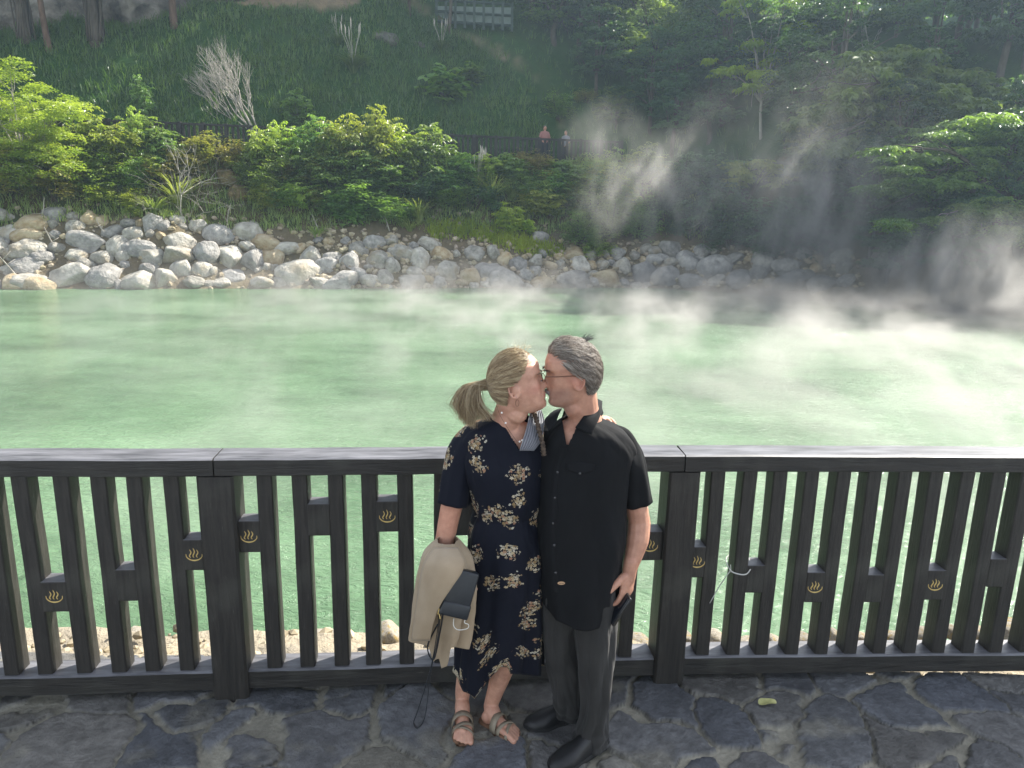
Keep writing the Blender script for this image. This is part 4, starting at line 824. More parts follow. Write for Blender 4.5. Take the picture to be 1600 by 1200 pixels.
def remesh(name, mb, voxel, mat, parent, smooth=2, colf=None):
    V = np.concatenate(mb.V); Fs = [np.concatenate(f) for f in mb.F.values()]
    tmp = mk('tmp', V, Fs); bm = bmesh.new(); bm.from_mesh(tmp.data); bmesh.ops.recalc_face_normals(bm, faces=bm.faces); bm.to_mesh(tmp.data); bm.free()
    md = tmp.modifiers.new('r', 'REMESH'); md.mode = 'VOXEL'; md.voxel_size = voxel; md.use_smooth_shade = True
    if smooth: ms = tmp.modifiers.new('s', 'SMOOTH'); ms.factor = .5; ms.iterations = smooth
    dg = bpy.context.evaluated_depsgraph_get(); dg.update(); me = bpy.data.meshes.new_from_object(tmp.evaluated_get(dg)); bpy.data.objects.remove(tmp)
    n = len(me.vertices); co = np.empty(n*3, dtype=np.float32); me.vertices.foreach_get('co', co); co = co.reshape(-1, 3)
    if colf is not None:
        c = np.ones((n, 4), dtype=np.float32); c[:, :3] = colf(co); a = me.attributes.new('Col', 'FLOAT_COLOR', 'POINT'); a.data.foreach_set('color', c.ravel())
    off = np.array(parent.location); me.vertices.foreach_set('co', (co-off).astype(np.float32).ravel())
    me.polygons.foreach_set('use_smooth', np.ones(len(me.polygons), dtype=bool)); me.materials.clear(); me.materials.append(mat); me.update()
    me.name = name; o = bpy.data.objects.new(name, me); col.objects.link(o); o.parent = parent; return o
def part(name, V, F, mat, parent, **k): return mk(name, np.asarray(V, float)-np.array(parent.location), F, mat, parent, **k)
def mbpart(mb, name, mat, parent, **k):
    mb.V = [v-np.array(parent.location) for v in mb.V]; return mb.build(name, mat, parent, **k)
def hand(mb, wr, d, n, s, sc=1., curl=(.5, .6, .4), spread=.08, thumb=.5):
    """palm, four unequal jointed fingers, thumb; d toward fingers, n out of the palm, s toward the thumb"""
    wr = np.array(wr, float); d = unit(np.array(d, float)); n = unit(np.array(n, float)-d*(np.array(n, float) @ d)); s_ = np.cross(d, n); s = s_ if s_ @ np.array(s, float) > 0 else -s_
    M = np.stack([d, s, n], 1); ellip(mb, wr+d*.05*sc, (.056*sc, .040*sc, .017*sc), M); ellip(mb, wr+d*.072*sc, (.028*sc, .042*sc, .014*sc), M)
    limb(mb, [wr-d*.03*sc, wr+d*.03*sc], [.026*sc, .024*sc])
    for k, (o, L_) in enumerate([(.031, .074), (.0105, .083), (-.0105, .077), (-.031, .061)]):
        p = wr+d*(.088-.004*abs(k-1.3))*sc+s*o*sc; a = 0; P = [p-d*.015*sc, p]; sp = s*(1.5-k)*spread
        for j, fr_ in enumerate((.42, .32, .26)):
            a += curl[j]*(1+.12*k); v = unit(d*math.cos(a)+n*math.sin(a)+sp); p = p+v*L_*fr_*sc; P.append(p)
        limb(mb, P, [.0098*sc, .0098*sc, .0088*sc, .0082*sc, .0070*sc], 10)
    p = wr+d*.022*sc+s*.028*sc+n*.006*sc; P = [p-s*.01*sc, p]; v = unit(s*.75+d*.65+n*.25)
    for j, l_ in enumerate((.040, .032, .026)): P.append(P[-1]+v*l_*sc); v = unit(v+d*thumb*.6+n*thumb*.5-s*thumb*.35)
    limb(mb, P, [.0135*sc, .014*sc, .0125*sc, .0105*sc, .0085*sc], 10)
# ---- heads
class Head:
    def __init__(s, c, scale, fwd, pitch, roll, kind):
        f = unit(np.array([*fwd, 0.])); l = np.array([-f[1], f[0], 0]); u = np.array([0, 0, 1.])
        f, u = f*math.cos(pitch)+u*math.sin(pitch), u*math.cos(pitch)-f*math.sin(pitch)
        l, u = l*math.cos(roll)+u*math.sin(roll), u*math.cos(roll)-l*math.sin(roll)
        s.c = np.array(c, float); s.s = scale; s.M = np.stack([f, l, u], 1); s.kind = kind
    def w(s, p): return s.c+(np.asarray(p, float)*s.s) @ s.M.T
    def loc(s, P): return (np.asarray(P, float)-s.c) @ s.M/s.s
    def skin(s):
        man = s.kind == 'm'
        z = np.linspace(-.122, .119, 110)
        Z = [-.122, -.115, -.107, -.098, -.089, -.080, -.073, -.067, -.0625, -.058, -.052, -.044, -.036, -.02, 0, .012, .024, .036, .055, .075, .092, .105, .114, .119]
        XF = [.050, .076, .088, .0925, .091, .0865, .0915, .0955, .0905, .0965, .0925, .0885, .0875, .087, .0855, .0865, .094, .0935, .091, .083, .070, .052, .030, .004]
        if not man: XF = [a-(.004 if zz in (.024, .036) else .002 if zz == -.098 else 0) for a, zz in zip(XF, Z)]
        xf = np.interp(z, Z, XF); ker = np.array([1, 2, 1.])/4; xf = np.convolve(np.pad(xf, 1, 'edge'), ker, 'valid')
        xb = np.interp(z, [-.122, -.1, -.08, -.05, -.02, .02, .05, .08, .1, .112, .119], [-.035, -.045, -.058, -.075, -.09, -.099, -.097, -.082, -.06, -.035, -.004])
        wd = np.interp(z, [-.122, -.115, -.105, -.095, -.08, -.06, -.03, 0, .03, .06, .085, .1, .112, .119], [.016, .030, .040, .047, .0555, .063, .0695, .0725, .075, .072, .059, .044, .024, .003])*(1.02 if man else .97)
        th = np.arange(96)*2*math.pi/96; c = np.cos(th); sn = np.sin(th); V = []
        for zi, a, b, w_ in zip(z, xf, xb, wd):
            px = 2.25 if zi < .06 else 2.0
            cc = np.sign(c)*np.abs(c)**(2/px); ss = np.sign(sn)*np.abs(sn)**(2/px); x = np.where(cc > 0, cc*a, -cc*b); y = ss*w_
            fr = (x > .02)
            def G(v, m_, sg): return np.exp(-((v-m_)/sg)**2)
            x = x-fr*.011*G(np.abs(y), .032, .014)*G(zi, .006, .012)          # eye sockets
            x = x+fr*.0065*G(np.abs(y), .032, .011)*G(zi, .001, .0085)        # closed lids
            x = x+fr*.005*G(np.abs(y), .028, .018)*G(zi, .024, .006)*(1.2 if man else .5)
            x = x+fr*.004*G(np.abs(y), .045, .018)*G(zi, -.022, .016)         # cheekbones
            x = x-fr*.004*G(np.abs(y), .026, .006)*G(zi, -.05, .014)
            nz = np.interp(zi, [-.048, -.044, -.038, -.032, -.024, -.01, .004, .014, .022], [0, .007, .021, .026, .0235, .0155, .0085, .004, 0]); ns = np.interp(zi, [-.045, -.036, -.02, .01], [.0125, .0125, .0085, .0065])
            x = x+fr*nz*G(y, 0, ns)*(1.0 if man else .86)+fr*.005*G(np.abs(y), .012, .005)*G(zi, -.038, .006)
            lipw = np.clip(1-(np.abs(y)/.028)**2, 0, 1); lp = np.interp(zi, [-.075, -.067, -.0625, -.058, -.051], [0, 1, .2, 1, 0]); x = x-fr*(1-lipw)*.006*lp
            V.append(np.stack([x, y, np.full_like(x, zi)], 1))
        return np.array(V)
    def add(s, mb):
        V = s.skin(); W, *F = closed(V); mb.add(s.w(W), *F)
        for sd_ in (-1, 1):                                                   # ears
            k = .93 if s.kind == 'f' else 1.05
            e = np.array([-.010, sd_*.074, -.018]); M = Matrix.Rotation(rad(12)*sd_, 3, 'Z') @ Matrix.Rotation(rad(-10), 3, 'Y')
            mm = s.M @ np.array(M); ellip(mb, s.w(e+[.004, -sd_*.003, -.004]), np.array([.0165, .0055, .027])*s.s*k, mm, 12); ellip(mb, s.w(e+[.010, -sd_*.001, -.004]), np.array([.008, .006, .010])*s.s*k, mm, 10)
            a = np.linspace(-1.9, 2.2, 18); P = [s.w(e+np.array(M) @ (np.array([-.004-.0155*math.cos(q)*(-1 if 0 else 1)*k, sd_*(.004+.004*math.cos(q)), .029*math.sin(q)*k]))) for q in a]
            mb.add(*tube(P, np.interp(a, [-1.9, -1.2, 1, 2.2], [.005, .0042, .0042, .003])*s.s, 8)); ellip(mb, s.w(e+[.002, sd_*.003, -.027*k]), np.array([.007, .004, .008])*s.s, mm, 8)
def strands(H, starts, field, steps, dl, lift, rad_, mat, name, parent, g, tone, seg=3, scal=(.1015, .079, .1135), cen=(-.004, 0, .008), stop=None, jit=.0):
    """hair: each strand creeps over the skull along a direction field"""
    mb = MB(); sc_ = np.array(scal); cn = np.array(cen)
    for k, p in enumerate(starts):
        p = unit((np.array(p)-cn)/sc_)*sc_+cn; P = []; lf = lift[0]*g.uniform(.5, 1.3); L1 = lift[1]*g.uniform(.5, 1.3); n_ = int(steps*g.uniform(.7, 1.15)); w_ = g.normal(0, jit, 3); ph = g.uniform(0, 6.28)
        for i in range(n_):
            nn = unit((p-cn)/sc_**2); t_ = i/max(1, n_-1); P.append(H.w(p+nn*(lf+(L1-lf)*math.sin(t_*math.pi*.8)+.0015*math.sin(ph+i*.9))))
            v = np.array(field(p))+w_; v = v-nn*(v @ nn); ln = np.linalg.norm(v)
            if ln < 1e-4 or (stop and stop(p)): break
            p = p+v/ln*dl; p = unit((p-cn)/sc_)*sc_+cn
        if len(P) < 3: continue
        R = rad_*np.interp(np.linspace(0, 1, len(P)), [0, .3, .8, 1], [.8, 1, .8, .25])*g.uniform(.7, 1.3); tn = tone(g, P[0]); mb.add(*tube(P, R, seg, cap=False), color=tn)
    return mbpart(mb, name, mat, parent, cols=True)
def hairmat(name, rough=.42):
    m, t, N, L, out = nodes(name); a = N('ShaderNodeAttribute', attribute_name='Col'); b = N('ShaderNodeBsdfPrincipled', i_Roughness=rough); b.inputs['Specular IOR Level'].default_value = .45
    b.inputs['Sheen Weight'].default_value = .15; L(a.outputs[0], b.inputs['Base Color']); L(b.outputs[0], out.inputs[0]); return m
def skinmat(name):
    m, t, N, L, out = nodes(name); a = N('ShaderNodeAttribute', attribute_name='Col'); tc = N('ShaderNodeTexCoord')
    n1 = N('ShaderNodeTexNoise', i_Scale=28, i_Detail=5, i_Roughness=.6); L(tc.outputs['Object'], n1.inputs['Vector']); f = ramp(N, L, n1.outputs[0], [(.3, (.80, .70, .68)), (.7, (1.12, 1.08, 1.06))])
    c = mixc(N, L, 1.0, a.outputs[0], f, 'MULTIPLY'); b = N('ShaderNodeBsdfPrincipled', i_Roughness=.48); b.inputs['Specular IOR Level'].default_value = .4; L(c, b.inputs['Base Color'])
    b.inputs['Subsurface Weight'].default_value = .12; b.inputs['Subsurface Radius'].default_value = (.02, .008, .004); b.inputs['Subsurface Scale'].default_value = .5
    n2 = N('ShaderNodeTexNoise', i_Scale=220, i_Detail=4); L(tc.outputs['Object'], n2.inputs['Vector']); bp = N('ShaderNodeBump', i_Strength=.25, i_Distance=.0015); L(n2.outputs[0], bp.inputs['Height']); L(bp.outputs[0], b.inputs['Normal'])
    L(b.outputs[0], out.inputs[0]); return m
def fabric(name, c1, c2, rough=.85, wr=14, bump=.6, bdist=.006, sheen=.25, stretch=(1, 1, .35)):
    m, t, N, L, out = nodes(name); tc = N('ShaderNodeTexCoord'); mp = N('ShaderNodeMapping'); mp.inputs['Scale'].default_value = stretch; L(tc.outputs['Object'], mp.inputs[0])
    n1 = N('ShaderNodeTexNoise', i_Scale=wr, i_Detail=4, i_Roughness=.5, i_Distortion=.8); L(mp.outputs[0], n1.inputs['Vector']); n0 = N('ShaderNodeTexNoise', i_Scale=7, i_Detail=5); L(tc.outputs['Object'], n0.inputs['Vector']); c = ramp(N, L, n0.outputs[0], [(.3, c1), (.7, c2)])
    n2 = N('ShaderNodeTexNoise', i_Scale=500, i_Detail=2); L(tc.outputs['Object'], n2.inputs['Vector']); q = N('ShaderNodeMath', operation='MULTIPLY_ADD', i_1=.06); L(n2.outputs[0], q.inputs[0]); L(n1.outputs[0], q.inputs[2])
    b = N('ShaderNodeBsdfPrincipled', i_Roughness=rough); b.inputs['Sheen Weight'].default_value = sheen; b.inputs['Sheen Roughness'].default_value = .5; b.inputs['Specular IOR Level'].default_value = .25; L(c, b.inputs['Base Color'])
    bp = N('ShaderNodeBump', i_Strength=bump, i_Distance=bdist); L(q.outputs[0], bp.inputs['Height']); L(bp.outputs[0], b.inputs['Normal']); L(b.outputs[0], out.inputs[0]); return m
m_skin = skinmat('skin'); m_hair = hairmat('hair')
m_shirt = fabric('black_shirt_cloth', (.0035, .004, .0052), (.0055, .006, .0075), sheen=0); m_trou = fabric('charcoal_trouser_cloth', (.02, .02, .0195), (.034, .033, .032), stretch=(1, 1, .2), sheen=.1)
m_shoe = surf('black_shoe_leather', (.008, .008, .009), (.02, .02, .021), scale=10, rough=.45, bump=.4, bscale=40, bdist=.003)
m_sole = surf('dark_rubber', (.008, .008, .008), (.015, .015, .015), scale=10, rough=.8, bump=0)
m_metal = surf('thin_metal', (.14, .06, .035), (.22, .11, .06), rough=.3, bump=0); m_blk = surf('black_plastic', (.008, .008, .009), (.012, .012, .013), rough=.2, bump=0, spec=.6)
SK = np.array([.48, .27, .19]); SKW = np.array([.55, .325, .235])
# ------------------------------------------------------------------ man
man = empty('person', (*J(905, 1150, 2.66)[:2], 0)); tag(man, 'grey-haired man in a black short-sleeved shirt and charcoal trousers, kissing the woman beside the railing', 'person')
HM = Head(J(893, 583, 2.60), .985, (-1, -.10), rad(-6), rad(2), 'm')
mb = MB(); HM.add(mb)
nk0 = HM.w((-.028, 0, -.06)); nk1 = J(915, 668, 2.63); limb(mb, [HM.w((-.02, 0, -.03)), nk0, (nk0+nk1)/2+[.0, 0, 0], nk1], [.056, .056, .056, .066], 18)
limb(mb, [HM.w((.02, 0, -.085)), HM.w((-.01, 0, -.13))], [.035, .045], 14)
MR = [prow(882, 934, 655, 2.62, .060), prow(866, 962, 665, 2.62, .082), prow(856, 978, 677, 2.62, .098), prow(844, 993, 702, 2.63, .115), prow(838, 984, 738, 2.63, .126), prow(837, 978, 782, 2.63, .13), prow(838, 977, 832, 2.63, .132), prow(840, 970, 884, 2.63, .132), prow(844, 966, 926, 2.63, .132), prow(847, 964, 950, 2.63, .132)]
Vt, _, _ = rings([(a[0], a[1], a[2]-.0, a[3]-.014, a[4]-.014, 0) for a in MR[:9]], 40, 3, 2.2); W, *F = closed(Vt); mb.add(W, *F)
sh = J(958, 697, 2.63); el = J(999, 815, 2.64); wr = J(984, 890, 2.585)
limb(mb, [sh, J(984, 745, 2.635), el], [.046, .044, .0415]); limb(mb, [el, J(996, 845, 2.62), wr], [.0425, .0425, .0265])
hand(mb, wr, (-.12, -.10, -1), (-.75, .6, .1), (-.6, -.75, 0), 1.12, curl=(.35, .65, .55), thumb=.3)
limb(mb, [J(862, 690, 2.64), J(830, 745, 2.76), J(812, 785, 2.82)], [.055, .048, .042]); limb(mb, [J(812, 785, 2.82), J(812, 800, 2.80), J(812, 815, 2.79)], [.042, .036, .027])
hand(mb, J(812, 818, 2.79), (-.25, -.1, -1), (0, -1, 0), (0, 0, 1), .95, curl=(.15, .2, .2))
for a in ([J(925, 930, 2.62), J(931, 1010, 2.60), J(925, 1140, 2.63)], [J(870, 930, 2.65), J(876, 1010, 2.68), J(890, 1105, 2.77)]): limb(mb, a, [.075, .055, .04])
def mancol(P):
    q = HM.loc(P); c = np.tile(SK, (len(P), 1)); x, y, z = q.T; G = lambda v, m_, s_: np.exp(-((v-m_)/s_)**2)
    inh = (np.abs(z) < .14) & (x > -.12) & (x < .14) & (np.abs(y) < .09)
    st = inh*np.clip((-.035-z)/.02, 0, 1)*np.clip((x-.0)/.03, 0, 1)*.42; c = c*(1-st[:, None])+np.array([.30, .22, .19])*st[:, None]
    lp = inh*G(z, -.0625, .0085)*np.clip((x-.078)/.01, 0, 1)*np.clip(1-(np.abs(y)/.027)**2, 0, 1)*.8; c = c*(1-lp[:, None])+np.array([.36, .13, .11])*lp[:, None]
    rd = inh*(G(z, -.03, .014)*np.clip((x-.09)/.01, 0, 1)*.5+G(np.abs(y), .076, .006)*G(z, -.02, .03)*.4); rd = np.clip(rd, 0, 1); return c*(1-rd[:, None])+np.array([.50, .19, .14])*rd[:, None]
remesh('body', mb, .0036, m_skin, man, 2, mancol)
# hair
g = np.random.default_rng(50)
def capmesh(H, keep, scal, cen, name, parent, c, up=.0):
    n = 60; th = np.linspace(0, math.pi, n); ph = np.arange(90)*2*math.pi/90
    U = np.stack([np.sin(th)[:, None]*np.cos(ph), np.sin(th)[:, None]*np.sin(ph), np.cos(th)[:, None]+0*ph], -1)*np.array(scal)+np.array(cen)
    F = grid_faces(n, 90, True); k = keep(U.reshape(-1, 3)); F = F[k[F].all(1)]; W = H.w(U.reshape(-1, 3)); return part(name, W, [F], m_hair, parent, cols=np.tile(c, (len(W), 1)))
def man_hair(p):
    x, y, z = np.asarray(p).T; a = np.abs(y); fr = np.interp(z, [-.09, -.05, -.02, .005, .03, .05, .065, .085, .12], [-.045, -.035, -.028, -.018, .028, .045, .058, .066, .08])
    fr = np.where(a < .045, np.maximum(fr, np.where(z > .07, .078-a*.3, -1)), fr); return (x < fr) & ~((z < -.01) & (x > -.028)) & (z > -.088+np.clip(x+.06, 0, 1)*.6)
S1 = ((.1015, .0785, .1135), (-.004, 0, .008)); hair = None
capmesh(HM, man_hair, np.array(S1[0])*1.012, S1[1], 'hair', man, (.14, .12, .10))
st = []
while len(st) < 9500:
    d = unit(g.normal(0, 1, 3)); p = d*np.array(S1[0])+S1[1]
    if man_hair(p[None])[0]: st.append(p)
def tone_m(g, P):
    q = (.55*g.uniform()+.45*(.5+.5*math.sin(P[2]*260+P[0]*170+3*math.sin(P[0]*60)))); return (.48, .43, .37) if q < .32 else (.25, .205, .165) if q < .72 else (.10, .078, .06)
strands(HM, st, lambda p: (-1, p[1]*2+.25*math.sin(p[2]*60+p[0]*40), (-.25 if p[2] > .06 else -.75-(.04-p[2])*3)+.3*math.sin(p[0]*60+p[1]*45+p[2]*30)), 9, .0062, (.003, .008), .0007, m_hair, 'hair_strands', man, g, tone_m, jit=.12)
st2 = [np.array([.074-.3*abs(y)+g.uniform(-.015, .003), y, .082+g.uniform(-.004, .012)]) for y in g.uniform(-.042, .042, 900)]
strands(HM, st2, lambda p: (-1, .25, .0), 12, .0070, (.005, .016), .0007, m_hair, 'quiff', man, g, tone_m, jit=.16)
st3 = [(-.05+g.uniform(-.012, .012), g.uniform(-.02, .02), .112) for _ in range(34)]; mbq = MB()
for p in st3:
    a = HM.w(p); v = unit(np.array([g.uniform(.2, 1.0), g.normal(0, .25), g.uniform(.25, .9)])); L_ = g.uniform(.02, .05); mbq.add(*tube([a, a+v*L_*.5, a+v*L_+[.004, 0, -.004]], [.0013, .001, .0003], 3, cap=False), color=(.02, .017, .015))
mbpart(mbq, 'hair_tuft', m_hair, man, cols=True)
# brows, moustache, stubble
mbb = MB()
for _ in range(260):
    sd_ = g.choice([-1, 1]); y = sd_*g.uniform(.014, .048); p = np.array([.0965-(abs(y)-.014)**2*14+.003, y, .0255+g.normal(0, .002)-abs(abs(y)-.03)*.12]); a = HM.w(p); b_ = HM.w(p+[.002, sd_*.006, g.normal(.001, .001)]); mbb.add(*tube([a, (a+b_)/2, b_], [.0008, .0007, .0002], 3, cap=False), color=(.10, .08, .065))
for _ in range(420):
    y = g.uniform(-.026, .026); p = np.array([.0975-abs(y)**2*12+g.uniform(-.001, .001), y, -.052+g.normal(0, .0022)-abs(y)*.25]); a = HM.w(p); b_ = HM.w(p+[.0025, np.sign(y)*.004, -.006]); mbb.add(*tube([a, (a+b_)/2, b_], [.0007, .0006, .0002], 3, cap=False), color=(.16, .14, .125) if g.uniform() < .6 else (.4, .37, .34))
mbpart(mbb, 'eyebrow_and_moustache', m_hair, man, cols=True)
# glasses
mg = MB()
for sd_ in (-1, 1):
    a = np.linspace(0, 2*math.pi, 25); P = [HM.w((.1085-.006*abs(math.cos(q))*0-(.006 if sd_*math.cos(q) > 0 else 0)*abs(math.cos(q)), sd_*.033+.024*math.cos(q), .001+.016*math.sin(q))) for q in a]; mg.add(*tube(P, .0012, 6))
    P = [HM.w((.102, sd_*.058, .008)), HM.w((.06, sd_*.074, .007)), HM.w((.0, sd_*.079, .004)), HM.w((-.012, sd_*.080, -.004))]; mg.add(*tube(spline(P, 5), .0019, 6))
mg.add(*tube([HM.w((.108, -.010, .004)), HM.w((.111, 0, .007)), HM.w((.108, .010, .004))], .0013, 6)); mbpart(mg, 'glasses', m_metal, man)
# shirt
def fold_s(th, t_): return .0035*np.sin(th*5+t_*9)*np.clip(t_*2-.3, 0, 1)+.004*np.sin(th*9-t_*5+1)*np.clip(t_*1.6-.6, 0, 1)+.003*np.sin(th*3+t_*14)
def garment(name, rowsr, mat, par, disp, n=120, per=10, p=2.2, cut=None, tri=None, hem=None, uvR=None, zlift=0, seed=0):
    V, th, t_ = rings(rowsr, n, per, p, disp); m_ = V.shape[0]
    # wrinkles
    T2, H2 = np.meshgrid(th, V[:, 0, 2]); wr_ = (fbm(np.cos(T2)*3+9+seed, H2*9+np.sin(T2)*3, 31+seed, 4)-.47)*.018; nrm = V-V.mean(1, keepdims=True); nrm[..., 2] = 0; V = V+unit(nrm)*wr_[..., None]
    if hem is not None:
        zb = V[-1, :, 2]; px, py = proj(V[-1]); tgt = hem(px, V[-1]); k = np.clip((np.linspace(0, 1, m_)-.62)/.38, 0, 1)**1.5; V[:, :, 2] += k[:, None]*(tgt-zb)[None, :]
    F = grid_faces(m_, n, True); W = V.reshape(-1, 3)
    if cut is not None: px, py = proj(W); kl = cut(px, py, W); F = snapcut(F, kl, W, px, py, tri)
    uv = None
    if uvR: uv = np.stack([(T2*uvR), H2+0*T2], -1).reshape(-1, 2)
    o = part(name, W, [F], mat, par, uv=uv); md = o.modifiers.new('thick', 'SOLIDIFY'); md.thickness = .003; md.offset = -1; return o, V
def snapcut(F, kl, W, px, py, tri):
    F2 = F[~kl[F].all(1)]; touch = np.unique(F[(kl[F].any(1)) & ~(kl[F].all(1))]); bad = touch[kl[touch]]; T = np.array(tri, float)
    for i in bad:
        best = None
        for k in range(len(T)):
            a, b_ = T[k], T[(k+1) % len(T)]; d = b_-a; t_ = np.clip(((px[i]-a[0])*d[0]+(py[i]-a[1])*d[1])/(d @ d), 0, 1); q = a+d*t_; r_ = (q[0]-px[i])**2+(q[1]-py[i])**2
            if best is None or r_ < best[0]: best = (r_, q)
        W[i] = J(best[1][0], best[1][1], W[i, 1])
    return F2
def intri(px, py, T):
    s = np.ones(px.shape, bool); T = np.array(T, float)
    if (T[1][0]-T[0][0])*(T[2][1]-T[0][1])-(T[1][1]-T[0][1])*(T[2][0]-T[0][0]) < 0: T = T[::-1]
    for i in range(len(T)): a, b_ = T[i], T[(i+1) % len(T)]; s &= ((b_[0]-a[0])*(py-a[1])-(b_[1]-a[1])*(px-a[0])) >= 0
    return s
hm_ = lambda px, V: np.where(V[:, 1] < 2.64, J(905, 1, 2.5)[2]*0+np.interp(px, [845, 870, 905, 930, 950, 965], [0, 1, 2, 3, 4, 5])*0+V[:, 2]-np.interp(px, [846, 870, 900, 935, 958, 966], [-.045, -.012, .012, .016, -.01, -.035]), V[:, 2])
shirt, SV = garment('shirt', MR, m_shirt, man, fold_s, tri=[(874, 630), (920, 630), (886, 701)], cut=lambda px, py, W: intri(px, py, [(874, 630), (920, 630), (886, 701)]) & (W[:, 1] < 2.63), hem=hm_, seed=1)
def sleeve(name, P, R, mat, par, g, flat=1.15, amp=.003, dark_end=True):
    P = spline(P, 8); n = len(P); R_ = np.interp(np.linspace(0, 1, n), np.linspace(0, 1, len(R)), R); T, N_, B = frames(P); a = np.arange(48)*2*math.pi/48
    rr_ = R_[:, None]*(1+.0*a)+amp*np.sin(a*4+np.linspace(0, 5, n)[:, None])+amp*.8*np.sin(a*7-np.linspace(0, 8, n)[:, None]); V = P[:, None]+rr_[..., None]*(np.cos(a)[None, :, None]*N_[:, None]+np.sin(a)[None, :, None]*B[:, None]*flat)
    o = part(name, V.reshape(-1, 3), [grid_faces(n, 48, True)], mat, par); md = o.modifiers.new('thick', 'SOLIDIFY'); md.thickness = .003; md.offset = -1; return V
sleeve('sleeve', [J(940, 684, 2.625), J(962, 692, 2.63), J(978, 717, 2.63), J(989, 750, 2.635), J(997, 787, 2.635)], [.042, .056, .057, .051, .0475], m_shirt, man, g)
sleeve('sleeve', [J(880, 685, 2.63), J(862, 692, 2.64), J(845, 715, 2.70), J(826, 750, 2.77), J(820, 770, 2.80)], [.05, .062, .060, .056, .054], m_shirt, man, g)
def sheet(name, grid_pts, n, mat, par, thick=.003, cols=None):
    """smooth cloth panel through a grid of control points"""
    G = np.array(grid_pts, float); A = np.array([spline(r_, n) for r_ in G]); Bq = np.stack([spline(A[:, j], n) for j in range(A.shape[1])], 1)
    o = part(name, Bq.reshape(-1, 3), [grid_faces(Bq.shape[0], Bq.shape[1])], mat, par); md = o.modifiers.new('thick', 'SOLIDIFY'); md.thickness = thick; md.offset = 0; return Bq
# collar: right wing lit by the sun, left wing in shade, stand round the neck
sheet('collar', [[J(925, 622, 2.675), J(921, 636, 2.60), J(912, 650, 2.562), J(899, 668, 2.542)], [J(934, 624, 2.69), J(931, 640, 2.60), J(924, 657, 2.545), J(912, 674, 2.52)], [J(941, 627, 2.69), J(940, 643, 2.59), J(933, 661, 2.535), J(924, 679, 2.505)]], 5, m_shirt, man)
sheet('collar', [[J(878, 638, 2.64), J(873, 648, 2.58), J(869, 661, 2.55)], [J(868, 641, 2.65), J(862, 652, 2.575), J(863, 666, 2.535)], [J(860, 646, 2.65), J(851, 658, 2.58), J(857, 673, 2.515)]], 6, m_shirt, man)
sheet('collar_stand', [[J(882, 640, 2.63), J(893, 634, 2.70), J(920, 628, 2.71), J(938, 630, 2.665), J(931, 641, 2.60)], [J(878, 654, 2.64), J(893, 650, 2.71), J(920, 645, 2.72), J(942, 644, 2.67), J(935, 656, 2.60)]], 5, m_shirt, man)
def on_front(px, py, V, off=.004):
    """point of a garment's camera-side surface under a photo pixel"""
    W = V.reshape(-1, 3); W = W[W[:, 1] < W[:, 1].mean()]; a, b_ = proj(W); k = np.argsort((a-px)**2+(b_-py)**2)[:4]; y = W[k, 1].mean()-off; return J(px, py, y)
Pp = [on_front(x, y, SV, .003) for x, y in ((884, 700), (874, 730), (868, 780), (866, 830), (867, 880), (869, 925))]; PL = np.array(spline(Pp, 8)); mbp = MB(); V = np.stack([PL+[-.016, 0.001, 0], PL+[-.015, -.0025, 0], PL+[.015, -.0025, 0], PL+[.016, .001, 0]], 1); mbp.add(V.reshape(-1, 3), grid_faces(len(PL), 4)); mbpart(mbp, 'placket', m_shirt, man)
m_but = surf('shirt_button', (.02, .02, .022), (.04, .04, .045), rough=.25, bump=0, spec=.6)
for (x, y) in ((871, 738), (867, 778), (864, 818), (866, 852), (868, 895), (906, 740)):
    c_ = on_front(x, y, SV, .008); mbt = MB(); ellip(mbt, c_, (.0055, .003, .0055), None, 8); mbpart(mbt, 'button', m_but, man)
# chest pocket flap and yoke seam, little sewn badge at the hem
sheet('pocket_flap', [[on_front(x, y, SV, .004) for x, y in ((884, 724), (906, 722), (930, 726))], [on_front(x, y, SV, .005) for x, y in ((884, 734), (906, 741), (929, 736))]], 5, m_shirt, man, .002)
q = on_front(877, 911, SV, .006); a = np.linspace(0, 2*math.pi, 24, endpoint=False); V = [q]+[q+[.0135*math.cos(t_), -.001, .0065*math.sin(t_)] for t_ in a]; m_bad = surf('sewn_badge', (.55, .35, .2), (.65, .42, .25), rough=.8, bump=0)
part('badge', V, [[0, 1+i, 1+(i+1) % 24] for i in range(24)], m_bad, man)
mbz = MB(); mbz.add(*tube([q+[-.009, -.003, -.001], q+[-.005, -.003, .002], q+[-.002, -.003, -.002], q+[.001, -.003, .002], q+[.005, -.003, -.001], q+[.009, -.003, .001]], .0009, 4)); mbpart(mbz, 'badge_lettering', m_sole, man)
# trousers
def tr_fold(th, t_): return .004*np.sin(th*3+t_*18)*t_+.0045*np.sin(th*6+t_*9+1)+.006*np.sin(t_*46+2*np.sin(th))*np.clip((t_-.78)/.2, 0, 1)
garment('trouser_leg', [prow(878, 966, 905, 2.63, .115), prow(890, 964, 950, 2.625, .105), prow(899, 960, 1000, 2.61, .088), prow(905, 956, 1050, 2.61, .078), prow(909, 951, 1095, 2.615, .072), prow(905, 948, 1130, 2.625, .072), prow(899, 947, 1158, 2.63, .076)], m_trou, man, tr_fold, per=9, seed=3)
garment('trouser_leg', [prow(840, 915, 905, 2.65, .11), prow(846, 902, 950, 2.66, .10), prow(849, 897, 1000, 2.68, .085), prow(857, 904, 1045, 2.71, .076), prow(865, 910, 1085, 2.745, .070), prow(868, 910, 1112, 2.765, .068)], m_trou, man, tr_fold, per=9, seed=4)
